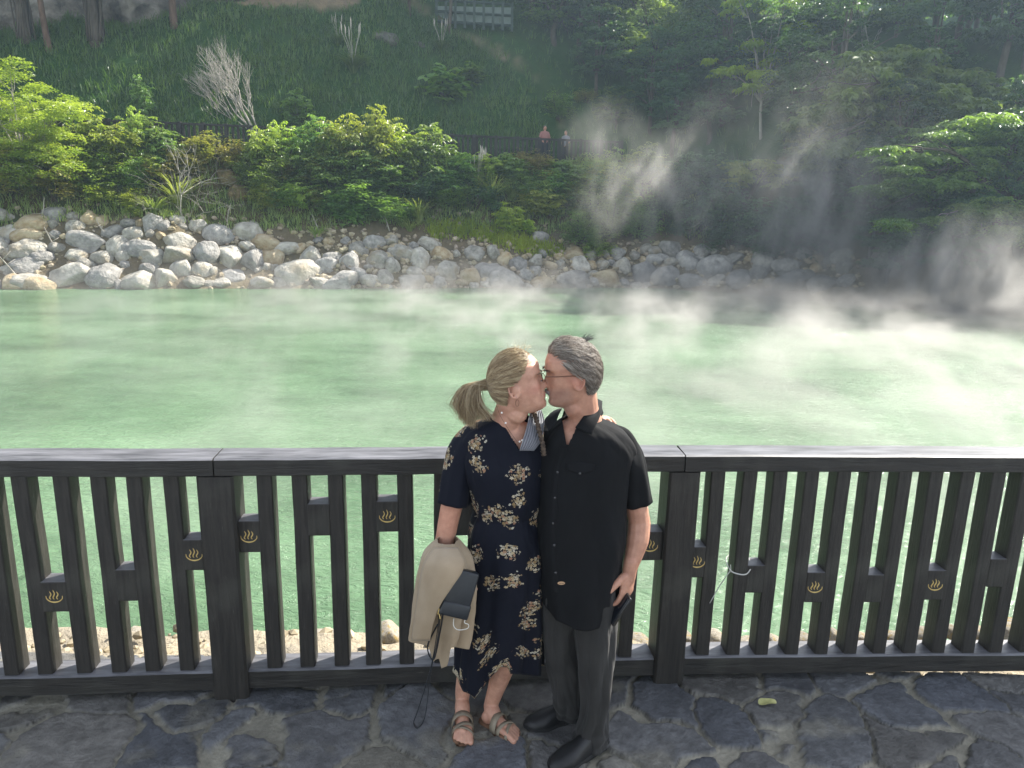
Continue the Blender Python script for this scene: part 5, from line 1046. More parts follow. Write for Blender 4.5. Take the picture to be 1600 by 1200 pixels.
def shoe(heel, toe, par, wd=.050, name='shoe', h=1.0, mat=None):
    heel = np.array([*heel[:2], 0.018]); toe = np.array([*toe[:2], .018]); d = unit(toe-heel); s = np.array([-d[1], d[0], 0]); L_ = np.linalg.norm(toe-heel); n = 26; V = []; S_ = []
    for t_ in np.linspace(0, 1, n):
        w_ = wd*np.interp(t_, [0, .04, .12, .3, .5, .7, .88, .96, 1], [.25, .5, .68, .68, .78, 1, .82, .5, .08]); hh = h*np.interp(t_, [0, .05, .2, .38, .55, .75, .92, 1], [.05, .085, .10, .088, .068, .052, .036, .016]); c = heel+d*L_*t_+s*.006*math.sin(t_*3)
        a = np.linspace(0, math.pi, 15); V.append([c+s*w_*math.copysign(abs(math.cos(q))**.8, math.cos(q))+[0, 0, hh*math.sin(q)**.85-.004] for q in a]); S_.append([c+s*w_*1.09*k+[0, 0, z] for k, z in ((1, .006), (1.02, -.012), (.9, -.018), (-.9, -.018), (-1.02, -.012), (-1, .006))])
    V = np.array(V); W = V.reshape(-1, 3); o = part(name, W, [grid_faces(n, 15)], mat or m_shoe, par); S_ = np.array(S_); W2, *F2 = closed(S_); so = part('sole', W2, [grid_faces(n, 6, True)]+[F2[1]], m_sole, par); so.parent = o; return o
G0 = lambda px, py: onz(px, py, .02)
s1 = shoe(G0(948, 1152), G0(858, 1200), man, .052); s2 = shoe(G0(912, 1112), G0(818, 1134), man, .050)
for (a, b_) in (((905, 1176), (885, 1168)), ((868, 1112), (858, 1126))): pass
# phone in his hand
ph = empty('phone', tuple(J(968, 950, 2.545))); V, *F = box((0, 0, 0), (.012, .062, .13), 0, .004, M=Matrix.Rotation(rad(28), 3, 'Y') @ Matrix.Rotation(rad(15), 3, 'Z')); mk('case', V, F, m_blk, ph)
V, *F = box((0, 0, 0), (.003, .054, .118), 0, .001, M=Matrix.Rotation(rad(28), 3, 'Y') @ Matrix.Rotation(rad(15), 3, 'Z')); o = mk('screen', V, F, surf('phone_glass', (.01, .012, .016), (.012, .014, .02), rough=.05, bump=0, spec=.8), ph); o.location = (-.0062, .0, .003)
tag(ph, "slim black phone held in the man's lowered hand", 'phone')
# ------------------------------------------------------------------ woman
wom = empty('person', (*J(765, 1120, 2.74)[:2], 0)); tag(wom, 'woman with blonde ponytail and navy floral dress kissing the man beside her', 'person')
HW = Head(J(800, 592, 2.60), .95, (1, -.06), rad(13), rad(-3), 'f')
# bring the lips together
mid = (HW.w((.099, 0, -.062))+HM.w((.099, 0, -.062)))/2
HW.c = HW.c+(HM.w((.098, 0, -.062))-HW.w((.098, 0, -.062)))*[1, 1, 1]+[.002, -.012, 0]
mb = MB(); HW.add(mb)
nk0 = HW.w((-.032, 0, -.06)); limb(mb, [HW.w((-.02, 0, -.03)), nk0, (nk0+J(791, 655, 2.62))/2, J(788, 672, 2.63)], [.052, .050, .050, .062], 18); limb(mb, [HW.w((.005, 0, -.075)), HW.w((-.03, 0, -.115))], [.034, .042], 14)
WR = [prow(768, 812, 652, 2.63, .052), prow(742, 838, 662, 2.63, .070), prow(722, 851, 674, 2.63, .085), prow(716, 852, 698, 2.63, .098), prow(718, 850, 728, 2.63, .115), prow(731, 847, 762, 2.635, .12), prow(739, 843, 800, 2.64, .112), prow(733, 846, 838, 2.65, .128), prow(727, 848, 885, 2.66, .145), prow(723, 848, 935, 2.68, .155), prow(718, 847, 990, 2.705, .160), prow(714, 845, 1045, 2.73, .165)]
Vt, _, _ = rings([(a[0], a[1], a[2], a[3]-.014, a[4]-.014, 0) for a in WR[:9]], 40, 3, 2.2); W, *F = closed(Vt); mb.add(W, *F)
limb(mb, [J(742, 696, 2.63), J(722, 735, 2.62), J(706, 790, 2.60), J(694, 850, 2.59)], [.042, .041, .041, .036]); limb(mb, [J(694, 850, 2.59), J(700, 875, 2.56), J(706, 905, 2.52)], [.036, .034, .024])
hand(mb, J(706, 905, 2.52), (.35, -.1, -.9), (.2, 1, -.2), (1, 0, .3), .8, curl=(.5, .5, .4))
limb(mb, [J(846, 690, 2.67), J(872, 705, 2.76), J(900, 690, 2.80)], [.045, .040, .036]); limb(mb, [J(896, 692, 2.80), J(912, 672, 2.79), J(924, 654, 2.75)], [.036, .032, .023])
hand(mb, J(923, 656, 2.75), (.52, -.80, .30), (.1, -.3, -1), (0, 0, 1), .86, curl=(.35, .4, .3), spread=.16)
an1 = J(722, 1096, 2.80); an2 = J(766, 1104, 2.775)
limb(mb, [J(752, 900, 2.70), J(742, 985, 2.73), J(734, 1035, 2.77), J(724, 1075, 2.795), an1], [.07, .050, .048, .034, .028]); limb(mb, [J(805, 900, 2.68), J(795, 985, 2.68), J(788, 1035, 2.72), J(774, 1080, 2.755), an2], [.07, .050, .049, .035, .029])
SOLES = []
def foot(mb, ank, heel, toe, left):
    heel = np.array([*heel[:2], .03]); toe = np.array([*toe[:2], .026]); d = unit(toe-heel); d[2] = 0; s = np.array([-d[1], d[0], 0])*(1 if left else -1)   # s toward the little toe
    L_ = np.linalg.norm((toe-heel)[:2]); ellip(mb, heel+d*.025+[0, 0, .012], (.032, .027, .030)); limb(mb, [ank+[0, 0, .0], ank*.4+(heel+d*.05)*.6+[0, 0, .025], heel+d*L_*.42+[0, 0, .012], heel+d*L_*.70+[0, 0, .004]], [.029, .032, .028, .022], 16)
    for k, (o, l_, r_) in enumerate([(-.030, 1.0, .0125), (-.010, .99, .0092), (.006, .95, .0088), (.021, .90, .0084), (.034, .84, .0080)]):
        a = heel+d*L_*.62+s*o*.8; b_ = heel+d*L_*l_+s*o+[0, 0, -.008]; limb(mb, [a+[0, 0, .006], (a+b_)/2+[0, 0, .008], b_], [.015, r_, r_], 10)
    SOLES.append((heel, d, s, L_))
foot(mb, an1, onz(722, 1113, .03), onz(724, 1158, .03), False); foot(mb, an2, onz(757, 1120, .03), onz(810, 1150, .03), True)
def womcol(P):
    q = HW.loc(P); c = np.tile(SKW, (len(P), 1)); x, y, z = q.T; G = lambda v, m_, s_: np.exp(-((v-m_)/s_)**2)
    inh = (np.abs(z) < .14) & (x > -.12) & (x < .14) & (np.abs(y) < .09)
    lp = inh*G(z, -.0625, .0085)*np.clip((x-.078)/.01, 0, 1)*np.clip(1-(np.abs(y)/.026)**2, 0, 1)*.85; c = c*(1-lp[:, None])+np.array([.50, .14, .13])*lp[:, None]
    rd = np.clip(inh*(G(z, -.03, .02)*G(np.abs(y), .045, .02)*.35+G(z, -.033, .01)*np.clip((x-.095)/.01, 0, 1)*.3), 0, 1); c = c*(1-rd[:, None])+np.array([.58, .22, .17])*rd[:, None]
    a = np.array(J(700, 800, 2.6)); k = np.clip(1-np.linalg.norm((P-a)*[1, 1, .6], axis=1)/.1, 0, 1)*.5; return c*(1-k[:, None])+np.array([.56, .235, .145])*k[:, None]
remesh('body', mb, .0036, m_skin, wom, 2, womcol)
# woman's hair: pulled back from the hairline to the tie
TIE = np.array([-.108, 0, .014])
def wom_hair(p):
    x, y, z = np.asarray(p).T; fr = np.interp(z, [-.08, -.05, -.02, .0, .02, .045, .07, .09, .12], [-.05, -.04, -.026, -.01, .022, .045, .058, .062, .075]); return (x < fr) & ~((z < -.0) & (x > -.03)) & (z > -.075)
S2 = ((.1025, .080, .1145), (-.004, 0, .008)); capmesh(HW, wom_hair, np.array(S2[0])*1.01, S2[1], 'hair', wom, (.26, .19, .11))
st = []
while len(st) < 9500:
    d = unit(g.normal(0, 1, 3)); p = d*np.array(S2[0])+S2[1]
    if wom_hair(p[None])[0]: st.append(p)
def tone_w(g, P):
    q = g.uniform() if np.ndim(P) == 0 else (.55*g.uniform()+.45*(.5+.5*math.sin(P[2]*230-P[0]*120+3*math.sin(P[0]*50)))); return (.50, .40, .25) if q < .35 else (.32, .23, .125) if q < .75 else (.16, .105, .055)
def f_w(p): v = TIE-p; v[2] += .35*max(0, p[0])*0+.25*(.05-abs(p[1]))*0; return v
strands(HW, st, f_w, 14, .0085, (.0025, .0065), .0007, m_hair, 'hair_strands', wom, g, tone_w, scal=S2[0], stop=lambda p: np.linalg.norm(p-TIE) < .016, jit=.006)
mb = MB(); tie = HW.w(TIE-[.006, 0, 0])
for k in range(2000):   # ponytail
    o1 = g.normal(0, .007, 3); sp = g.normal(0, 1, 2); e = J(727+sp[0]*6+g.uniform(-3, 8), 655+g.uniform(-14, 10)+sp[0]*4, 2.585+sp[1]*.018); m1 = J(737+sp[0]*5, 604+g.uniform(-3, 4), 2.59+sp[1]*.014); m2 = J(728+sp[0]*9, 630+g.uniform(-3, 4), 2.585+sp[1]*.02)
    if k % 4 == 0: m1 = J(744+sp[0]*3, 612, 2.58+sp[1]*.012); m2 = J(742+sp[0]*7, 634, 2.575+sp[1]*.016); e = J(752+sp[0]*12, 655+g.uniform(-8, 4), 2.575+sp[1]*.02)
    P = spline([tie+o1*.5+[.012, 0, 0], tie+o1, m1, m2, e], 4); mb.add(*tube(P, np.interp(np.linspace(0, 1, len(P)), [0, .5, 1], [.0007, .0008, .0003]), 3, cap=False), color=tone_w(g, 0))
mbpart(mb, 'ponytail', m_hair, wom, cols=True)
mb = MB(); a = np.linspace(0, 2*math.pi, 17); ax = unit(J(737, 604, 2.59)-tie); s_ = unit(np.cross(ax, [0, 1, 0])); u_ = np.cross(ax, s_); mb.add(*tube([tie+(s_*math.cos(q)+u_*math.sin(q))*.0125 for q in a], .0045, 7)); mbpart(mb, 'hair_tie', m_sole, wom)
mb = MB()
for k in range(60):    # flyaway hairs on the crown
    p = np.array([g.uniform(-.03, .06), g.uniform(-.05, .05), 0]); p[2] = .008+.1145*math.sqrt(max(.05, 1-(p[0]/.1025)**2-(p[1]/.08)**2)); a = HW.w(p); v = unit(np.array([g.uniform(-.6, .9), g.normal(0, .3), g.uniform(.1, .7)])); L_ = g.uniform(.015, .05); mb.add(*tube(spline([a, a+v*L_*.5+[0, 0, .004], a+v*L_+g.normal(0, .006, 3)], 4), .00045, 3, cap=False), color=(.6, .5, .33))
for k in range(160):   # brows and lashes
    sd_ = g.choice([-1, 1]); y = sd_*g.uniform(.014, .046); p = np.array([.0945-(abs(y)-.014)**2*14, y, .022+g.normal(0, .0012)-abs(abs(y)-.03)*.1]); a = HW.w(p); b_ = HW.w(p+[.0015, sd_*.005, .001]); mb.add(*tube([a, (a+b_)/2, b_], [.0006, .0005, .0002], 3, cap=False), color=(.22, .14, .08))
    y = sd_*g.uniform(.024, .042); p = np.array([.0885-(abs(y)-.03)**2*20, y, -.004]); a = HW.w(p); b_ = HW.w(p+[.006, 0, -.003]); mb.add(*tube([a, (a+b_)/2, b_], [.0005, .0004, .0002], 3, cap=False), color=(.06, .04, .03))
mbpart(mb, 'fine_hairs', m_hair, wom, cols=True)
# dress with printed flower sprays
m, t, N, L, out = nodes('navy_floral_cloth'); uvn = N('ShaderNodeUVMap'); uvn.uv_map = 'UVMap'
wn = N('ShaderNodeTexNoise', i_Scale=14, i_Detail=3); L(uvn.outputs[0], wn.inputs['Vector']); wv = N('ShaderNodeVectorMath', operation='MULTIPLY_ADD'); L(wn.outputs['Color'], wv.inputs[0]); wv.inputs[1].default_value = (.05, .05, 0); L(uvn.outputs[0], wv.inputs[2])
cl = N('ShaderNodeTexVoronoi', voronoi_dimensions='2D', i_Scale=8.4); L(wv.outputs[0], cl.inputs['Vector']); rng_ = ramp(N, L, cl.outputs['Distance'], [(.02, (1, 1, 1)), (.36, (0, 0, 0))])
sepc = N('ShaderNodeSeparateColor'); L(cl.outputs['Color'], sepc.inputs[0]); on = N('ShaderNodeMath', operation='GREATER_THAN', i_1=.12); L(sepc.outputs[0], on.inputs[0])
msk = N('ShaderNodeMath', operation='MULTIPLY'); L(rng_, msk.inputs[0]); L(on.outputs[0], msk.inputs[1])
def petals(scale, npet, thr, rnd):
    v = N('ShaderNodeTexVoronoi', voronoi_dimensions='2D', i_Scale=scale, i_Randomness=rnd); L(uvn.outputs[0], v.inputs['Vector'])
    df = N('ShaderNodeVectorMath', operation='SUBTRACT'); L(uvn.outputs[0], df.inputs[0]); sc2 = N('ShaderNodeVectorMath', operation='SCALE'); L(v.outputs['Position'], sc2.inputs[0]); sc2.inputs['Scale'].default_value = 1.0; L(sc2.outputs[0], df.inputs[1])
    sx_ = N('ShaderNodeSeparateXYZ'); L(df.outputs[0], sx_.inputs[0]); at = N('ShaderNodeMath', operation='ARCTAN2'); L(sx_.outputs[1], at.inputs[0]); L(sx_.outputs[0], at.inputs[1])
    rot = N('ShaderNodeSeparateColor'); L(v.outputs['Color'], rot.inputs[0]); a2 = N('ShaderNodeMath', operation='MULTIPLY_ADD', i_1=6.28); L(rot.outputs[2], a2.inputs[0]); L(at.outputs[0], a2.inputs[2])
    m2 = N('ShaderNodeMath', operation='MULTIPLY', i_1=npet/2); L(a2.outputs[0], m2.inputs[0]); cs = N('ShaderNodeMath', operation='COSINE'); L(m2.outputs[0], cs.inputs[0]); ab = N('ShaderNodeMath', operation='ABSOLUTE'); L(cs.outputs[0], ab.inputs[0])
    rr_ = N('ShaderNodeMath', operation='MULTIPLY_ADD', i_1=.6*thr, i_2=.4*thr); L(ab.outputs[0], rr_.inputs[0]); ln = N('ShaderNodeVectorMath', operation='LENGTH'); L(df.outputs[0], ln.inputs[0]); ls = N('ShaderNodeMath', operation='MULTIPLY', i_1=scale); L(ln.outputs['Value'], ls.inputs[0])
    lt = N('ShaderNodeMath', operation='LESS_THAN'); L(ls.outputs[0], lt.inputs[0]); L(rr_.outputs[0], lt.inputs[1]); ce = N('ShaderNodeMath', operation='GREATER_THAN', i_1=thr*.16); L(ls.outputs[0], ce.inputs[0]); q = N('ShaderNodeMath', operation='MULTIPLY'); L(lt.outputs[0], q.inputs[0]); L(ce.outputs[0], q.inputs[1]); return q.outputs[0], rot.outputs[0], rot.outputs[1]
f1_, r1_, r2_ = petals(74, 5, .52, .8); f2_, r3_, r4_ = petals(105, 2, .62, 1.0)
def gate(f, r, lo):
    a = N('ShaderNodeMath', operation='SUBTRACT', i_0=1.0); L(msk.outputs[0], a.inputs[1]); b_ = N('ShaderNodeMath', operation='LESS_THAN'); L(a.outputs[0], b_.inputs[0])
    rr_ = N('ShaderNodeMapRange', i_To_Min=lo, i_To_Max=1.0); L(r, rr_.inputs[0]); L(rr_.outputs[0], b_.inputs[1]); q = N('ShaderNodeMath', operation='MULTIPLY'); L(f, q.inputs[0]); L(b_.outputs[0], q.inputs[1]); return q.outputs[0]
g1 = gate(f1_, r1_, .0); g2 = gate(f2_, r3_, .1)
cA = ramp(N, L, r2_, [(0, (.40, .31, .18)), (.35, (.28, .19, .09)), (.6, (.33, .18, .11)), (.8, (.50, .43, .31))]); cB = ramp(N, L, r4_, [(0, (.34, .30, .22)), (.5, (.20, .15, .09)), (.8, (.45, .42, .34))])
r_ = cA.node.color_ramp; r_.interpolation = 'CONSTANT'; cB.node.color_ramp.interpolation = 'CONSTANT'
c = mixc(N, L, g2, (.0032, .0045, .0115), cB); c = mixc(N, L, g1, c, cA)
b = N('ShaderNodeBsdfPrincipled', i_Roughness=.75); b.inputs['Sheen Weight'].default_value = .02; b.inputs['Specular IOR Level'].default_value = .2; L(c, b.inputs['Base Color'])
tc = N('ShaderNodeTexCoord'); mp = N('ShaderNodeMapping'); mp.inputs['Scale'].default_value = (1, 1, .25); L(tc.outputs['Object'], mp.inputs[0]); n1 = N('ShaderNodeTexNoise', i_Scale=20, i_Detail=4, i_Distortion=.6); L(mp.outputs[0], n1.inputs['Vector']); bp = N('ShaderNodeBump', i_Strength=.5, i_Distance=.005); L(n1.outputs[0], bp.inputs['Height']); L(bp.outputs[0], b.inputs['Normal']); L(b.outputs[0], out.inputs[0]); m_dress = m
def dfold(th, t_): return .003*np.sin(th*6+t_*6)*(1-np.clip(t_*2-.9, 0, 1))+np.clip(t_*2.2-1.15, 0, 1)*(.013*np.sin(th*7+np.sin(t_*5))+.008*np.sin(th*13+1+t_*3))-.008*np.exp(-((t_-.545)/.02)**2)
def dhem(px, V):
    tgt_py = np.interp(px, [708, 713, 724, 735, 741, 757, 777, 781, 793, 796, 845], [1050, 1054, 1080, 1084, 1091, 1070, 1046, 1041, 1042, 1052, 1056]); out_ = V[:, 2].copy()
    for i in range(len(px)):
        if V[i, 1] < 2.74: out_[i] = J(px[i], tgt_py[i], V[i, 1])[2]
        else: out_[i] = J(px[i], 1040, V[i, 1])[2]
    return out_
dress, DV = garment('dress', WR, m_dress, wom, dfold, n=160, per=12, hem=dhem, uvR=.15, seed=6, tri=[(766, 634), (850, 634), (848, 660), (812, 704)], cut=lambda px, py, W: intri(px, py, [(766, 634), (850, 634), (848, 660), (812, 704)]) & (W[:, 1] < 2.62))
def uvsleeve(P, R, name='sleeve'):
    P = spline(P, 8); n = len(P); R_ = np.interp(np.linspace(0, 1, n), np.linspace(0, 1, len(R)), R); T, N_, B = frames(P); a = np.arange(49)*2*math.pi/48
    rr_ = R_[:, None]+.0035*np.sin(a*4+np.linspace(0, 3, n)[:, None])+.002*np.sin(a*9)*np.linspace(0, 1, n)[:, None]; V = P[:, None]+rr_[..., None]*(np.cos(a)[None, :, None]*N_[:, None]+np.sin(a)[None, :, None]*B[:, None])
    uv = np.stack([a[None]*.06+1.7+0*P[:, :1], P[:, 2:3]+0*a[None]], -1).reshape(-1, 2); o = part(name, V.reshape(-1, 3), [grid_faces(n, 49)], m_dress, wom, uv=uv); md = o.modifiers.new('thick', 'SOLIDIFY'); md.thickness = .0025; md.offset = -1
uvsleeve([J(756, 680, 2.63), J(736, 688, 2.63), J(723, 710, 2.62), J(715, 748, 2.61), J(709, 786, 2.60)], [.040, .052, .058, .059, .0595]); uvsleeve([J(835, 672, 2.65), J(848, 680, 2.68), J(866, 698, 2.75), J(885, 705, 2.79)], [.045, .055, .052, .048])
# tie string at the waist, added pale pleats with the dress shoulder's sunlight painted into their colour, braided trim
mb = MB(); mb.add(*tube(spline([on_front(x, y, DV, .004) for x, y in ((742, 807), (755, 804), (768, 802))], 5), .002, 5)); mbpart(mb, 'waist_tie', surf('tie_string', (.3, .27, .22), (.4, .36, .3), rough=.8, bump=0), wom)
m_pl = surf('painted_sunlit_pleats', (.16, .17, .20), (.34, .34, .36), scale=3, rough=.8, bump=0)
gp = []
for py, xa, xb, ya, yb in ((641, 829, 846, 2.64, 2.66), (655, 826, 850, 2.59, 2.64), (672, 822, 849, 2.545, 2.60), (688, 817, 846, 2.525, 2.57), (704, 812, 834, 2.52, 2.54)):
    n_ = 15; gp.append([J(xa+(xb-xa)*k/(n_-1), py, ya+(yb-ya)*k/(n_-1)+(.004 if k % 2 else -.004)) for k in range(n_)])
sheet('painted_sunlit_pleats', gp, 3, m_pl, wom, .002)
mb = MB(); P = np.array(spline([J(833, 640, 2.625), J(838, 655, 2.585), J(843, 675, 2.555), J(848, 695, 2.54), J(850, 712, 2.535)], 12)); mb.add(*tube(P, .0085+.002*np.sin(np.arange(len(P))*1.9), 8))
mbpart(mb, 'braided_trim', surf('braid', (.03, .02, .015), (.14, .10, .07), scale=90, rough=.8, bump=.6, bscale=120), wom)
# necklace, pearls, earring
m_pearl = surf('pearl', (.75, .7, .65), (.85, .8, .75), rough=.2, bump=0); nkp = spline([J(776, 634, 2.56), J(781, 648, 2.545), J(789, 662, 2.535), J(800, 679, 2.53), J(812, 693, 2.528), J(818, 680, 2.53), J(824, 660, 2.56)], 8)
mb = MB(); mb.add(*tube(nkp, .0009, 5)); mbpart(mb, 'necklace', m_metal, wom)
for (x, y) in ((784, 645), (790, 661), (812, 690), (816, 688)): mb = MB(); ellip(mb, J(x, y, 2.525 if y > 650 else 2.535), (.0038,)*3, None, 7); mbpart(mb, 'pearl', m_pearl, wom)
e0 = HW.w((-.006, -.078, -.05)); mb = MB(); a = np.linspace(0, 2*math.pi, 20); mb.add(*tube([e0+[.006*math.sin(q), -.002, -.012+.012*math.cos(q)] for q in a], .0009, 5)); mbpart(mb, 'earring', m_metal, wom)
# sandals
m_sand = surf('taupe_sandal_strap', lin(120, 110, 94), lin(146, 136, 118), scale=20, rough=.6, bump=.3, bscale=80, bdist=.001); m_foot = surf('brown_footbed', lin(100, 72, 52), lin(124, 92, 70), scale=20, rough=.7, bump=0)
for (heel, d, s, L_) in SOLES:
    n = 22; V = []
    for t_ in np.linspace(0, 1, n):
        w_ = .046*np.interp(t_, [0, .05, .15, .4, .75, .92, 1], [.3, .6, .72, .68, 1, .85, .4]); c_ = heel+d*(L_*1.08*t_-.018); c_ = np.array([c_[0], c_[1], .012]); V.append([c_+s*w_*k+[0, 0, z] for k, z in ((1, .010), (1, -.010), (-1, -.010), (-1, .010))])
    W2, *F2 = closed(np.array(V)); so = part('sandal_sole', W2, [grid_faces(n, 4, True), F2[1]], m_foot, wom)
    for (t0, hh, wd_, tl) in ((.42, .066, .030, 0), (.64, .046, .018, .25), (.73, .040, .014, -.3)):
        P = []
        for q in np.linspace(0, math.pi, 14): P.append(heel*[1, 1, 0]+d*(L_*t0+tl*.05*math.cos(q))+s*.043*math.cos(q)+[0, 0, .016+hh*math.sin(q)**.8])
        P = np.array(P); Vv = np.stack([P-d*wd_/2, P+d*wd_/2], 1); o = part('strap', Vv.reshape(-1, 3), [grid_faces(14, 2)], m_sand, wom); md = o.modifiers.new('t', 'SOLIDIFY'); md.thickness = .003; md.offset = 1; o.parent = so
# ------------------------------------------------------------------ jacket over her arm
m_jk = fabric('beige_jacket_cloth', lin(150, 132, 108), lin(170, 153, 130), rough=.8, wr=9, bump=.5, bdist=.01, sheen=.1)
jk = empty('jacket', tuple(J(695, 850, 2.50)))
def jfold(th, t_): return (.017*np.abs(np.sin(th*2.5+1.6*t_+.4))-.008+.010*np.sin(th*8+3*t_+1.3))*np.clip(t_*1.6, .15, 1)
def jhem(px, V):
    tp = np.interp(px, [640, 643, 670, 676, 680, 686, 690, 700, 704, 708, 730], [1001, 1003, 1008, 1034, 1030, 1028, 1044, 1040, 1012, 1010, 1014]); return np.array([J(px[i], tp[i] if V[i, 1] < 2.5 else tp[i]-10, V[i, 1])[2] for i in range(len(px))])
garment('draped_cloth', [prow(684, 714, 843, 2.545, .045), prow(674, 722, 852, 2.535, .060), prow(663, 733, 868, 2.52, .070), prow(657, 738, 892, 2.51, .068), prow(653, 737, 925, 2.50, .062), prow(649, 735, 960, 2.50, .055), prow(646, 731, 995, 2.50, .050), prow(646, 728, 1020, 2.50, .048)], m_jk, jk, jfold, n=150, per=9, hem=jhem, seed=9)
sheet('front_fold', [[J(x, py, y) for x, y in r_] for py, r_ in ((856, ((678, 2.475), (700, 2.455), (716, 2.465))), (876, ((664, 2.44), (696, 2.385), (725, 2.41))), (894, ((658, 2.43), (690, 2.36), (722, 2.375))), (918, ((654, 2.43), (678, 2.355), (706, 2.35))), (946, ((650, 2.43), (668, 2.375), (688, 2.36))), (975, ((646, 2.44), (660, 2.40), (677, 2.39))), (1001, ((643, 2.45), (655, 2.42), (672, 2.42))))], 6, m_jk, jk)
tag(jk, "beige jacket draped over the woman's forearm, hanging down beside her dress", 'jacket')
# handbag with hanging strap
bag = empty('handbag', tuple(J(716, 925, 2.42))); m_bag = surf('black_leather', (.006, .009, .013), (.012, .016, .022), scale=30, rough=.38, bump=.3, bscale=120, bdist=.001, spec=.5)
Rb = Matrix.Rotation(rad(16), 3, 'Y') @ Matrix.Rotation(rad(-18), 3, 'X') @ Matrix.Rotation(rad(12), 3, 'Z')
V, *F = box((0, 0, 0), (.105, .055, .165), 0, .010, M=Rb); mk('pouch', V, F, m_bag, bag)
V, *F = box(Rb @ Vector((0, -.004, -.058)), (.109, .056, .052), 0, .008, M=Rb); mk('flap', V, F, m_bag, bag)
mb = MB(); a0 = np.array(Rb @ Vector((-.052, -.02, -.075))); mb.add(*tube(spline([a0, a0+[0, 0, -.012], a0+[.003, 0, -.03]], 4), .0022, 5)); mb.add(*tube([a0+[0, 0, .01], a0+[-.004, -.002, -.01]], .003, 6)); mb.build('zip_pull', m_gold, bag)
J0 = np.array(J(716, 925, 2.425)); mb = MB(); P = spline([J(686, 955, 2.43), J(683, 985, 2.43), J(672, 1045, 2.42), J(652, 1110, 2.42), J(646, 1128, 2.42), J(653, 1137, 2.42), J(665, 1118, 2.42), J(674, 1050, 2.42), J(684, 1000, 2.42), J(690, 956, 2.43)], 7)-J0
T_, N_, B_ = frames(P); V = np.stack([P-[0, .0045, 0], P+[0, .0045, 0]], 1); o = mk('strap', V.reshape(-1, 3), [grid_faces(len(P), 2)], m_bag, bag); md = o.modifiers.new('t', 'SOLIDIFY'); md.thickness = .003
P = spline([J(693, 956, 2.43), J(688, 985, 2.44), J(678, 1030, 2.44), J(668, 1010, 2.44), J(684, 975, 2.44)], 6)-J0; mb = MB(); mb.add(*tube(P, .0028, 6)); mb.build('strap', m_bag, bag)
P = spline([J(709, 966, 2.42), J(709, 978, 2.415), J(716, 984, 2.41), J(730, 982, 2.41), J(732, 976, 2.41), J(726, 973, 2.41), J(727, 967, 2.42)], 6)-J0; mb = MB(); mb.add(*tube(P, .0016, 6)); mb.build('white_cord', surf('white_cord', (.7, .68, .62), (.8, .78, .72), rough=.6, bump=0), bag)
tag(bag, "small black leather handbag hanging in front of the beige jacket, strap dangling", 'handbag')
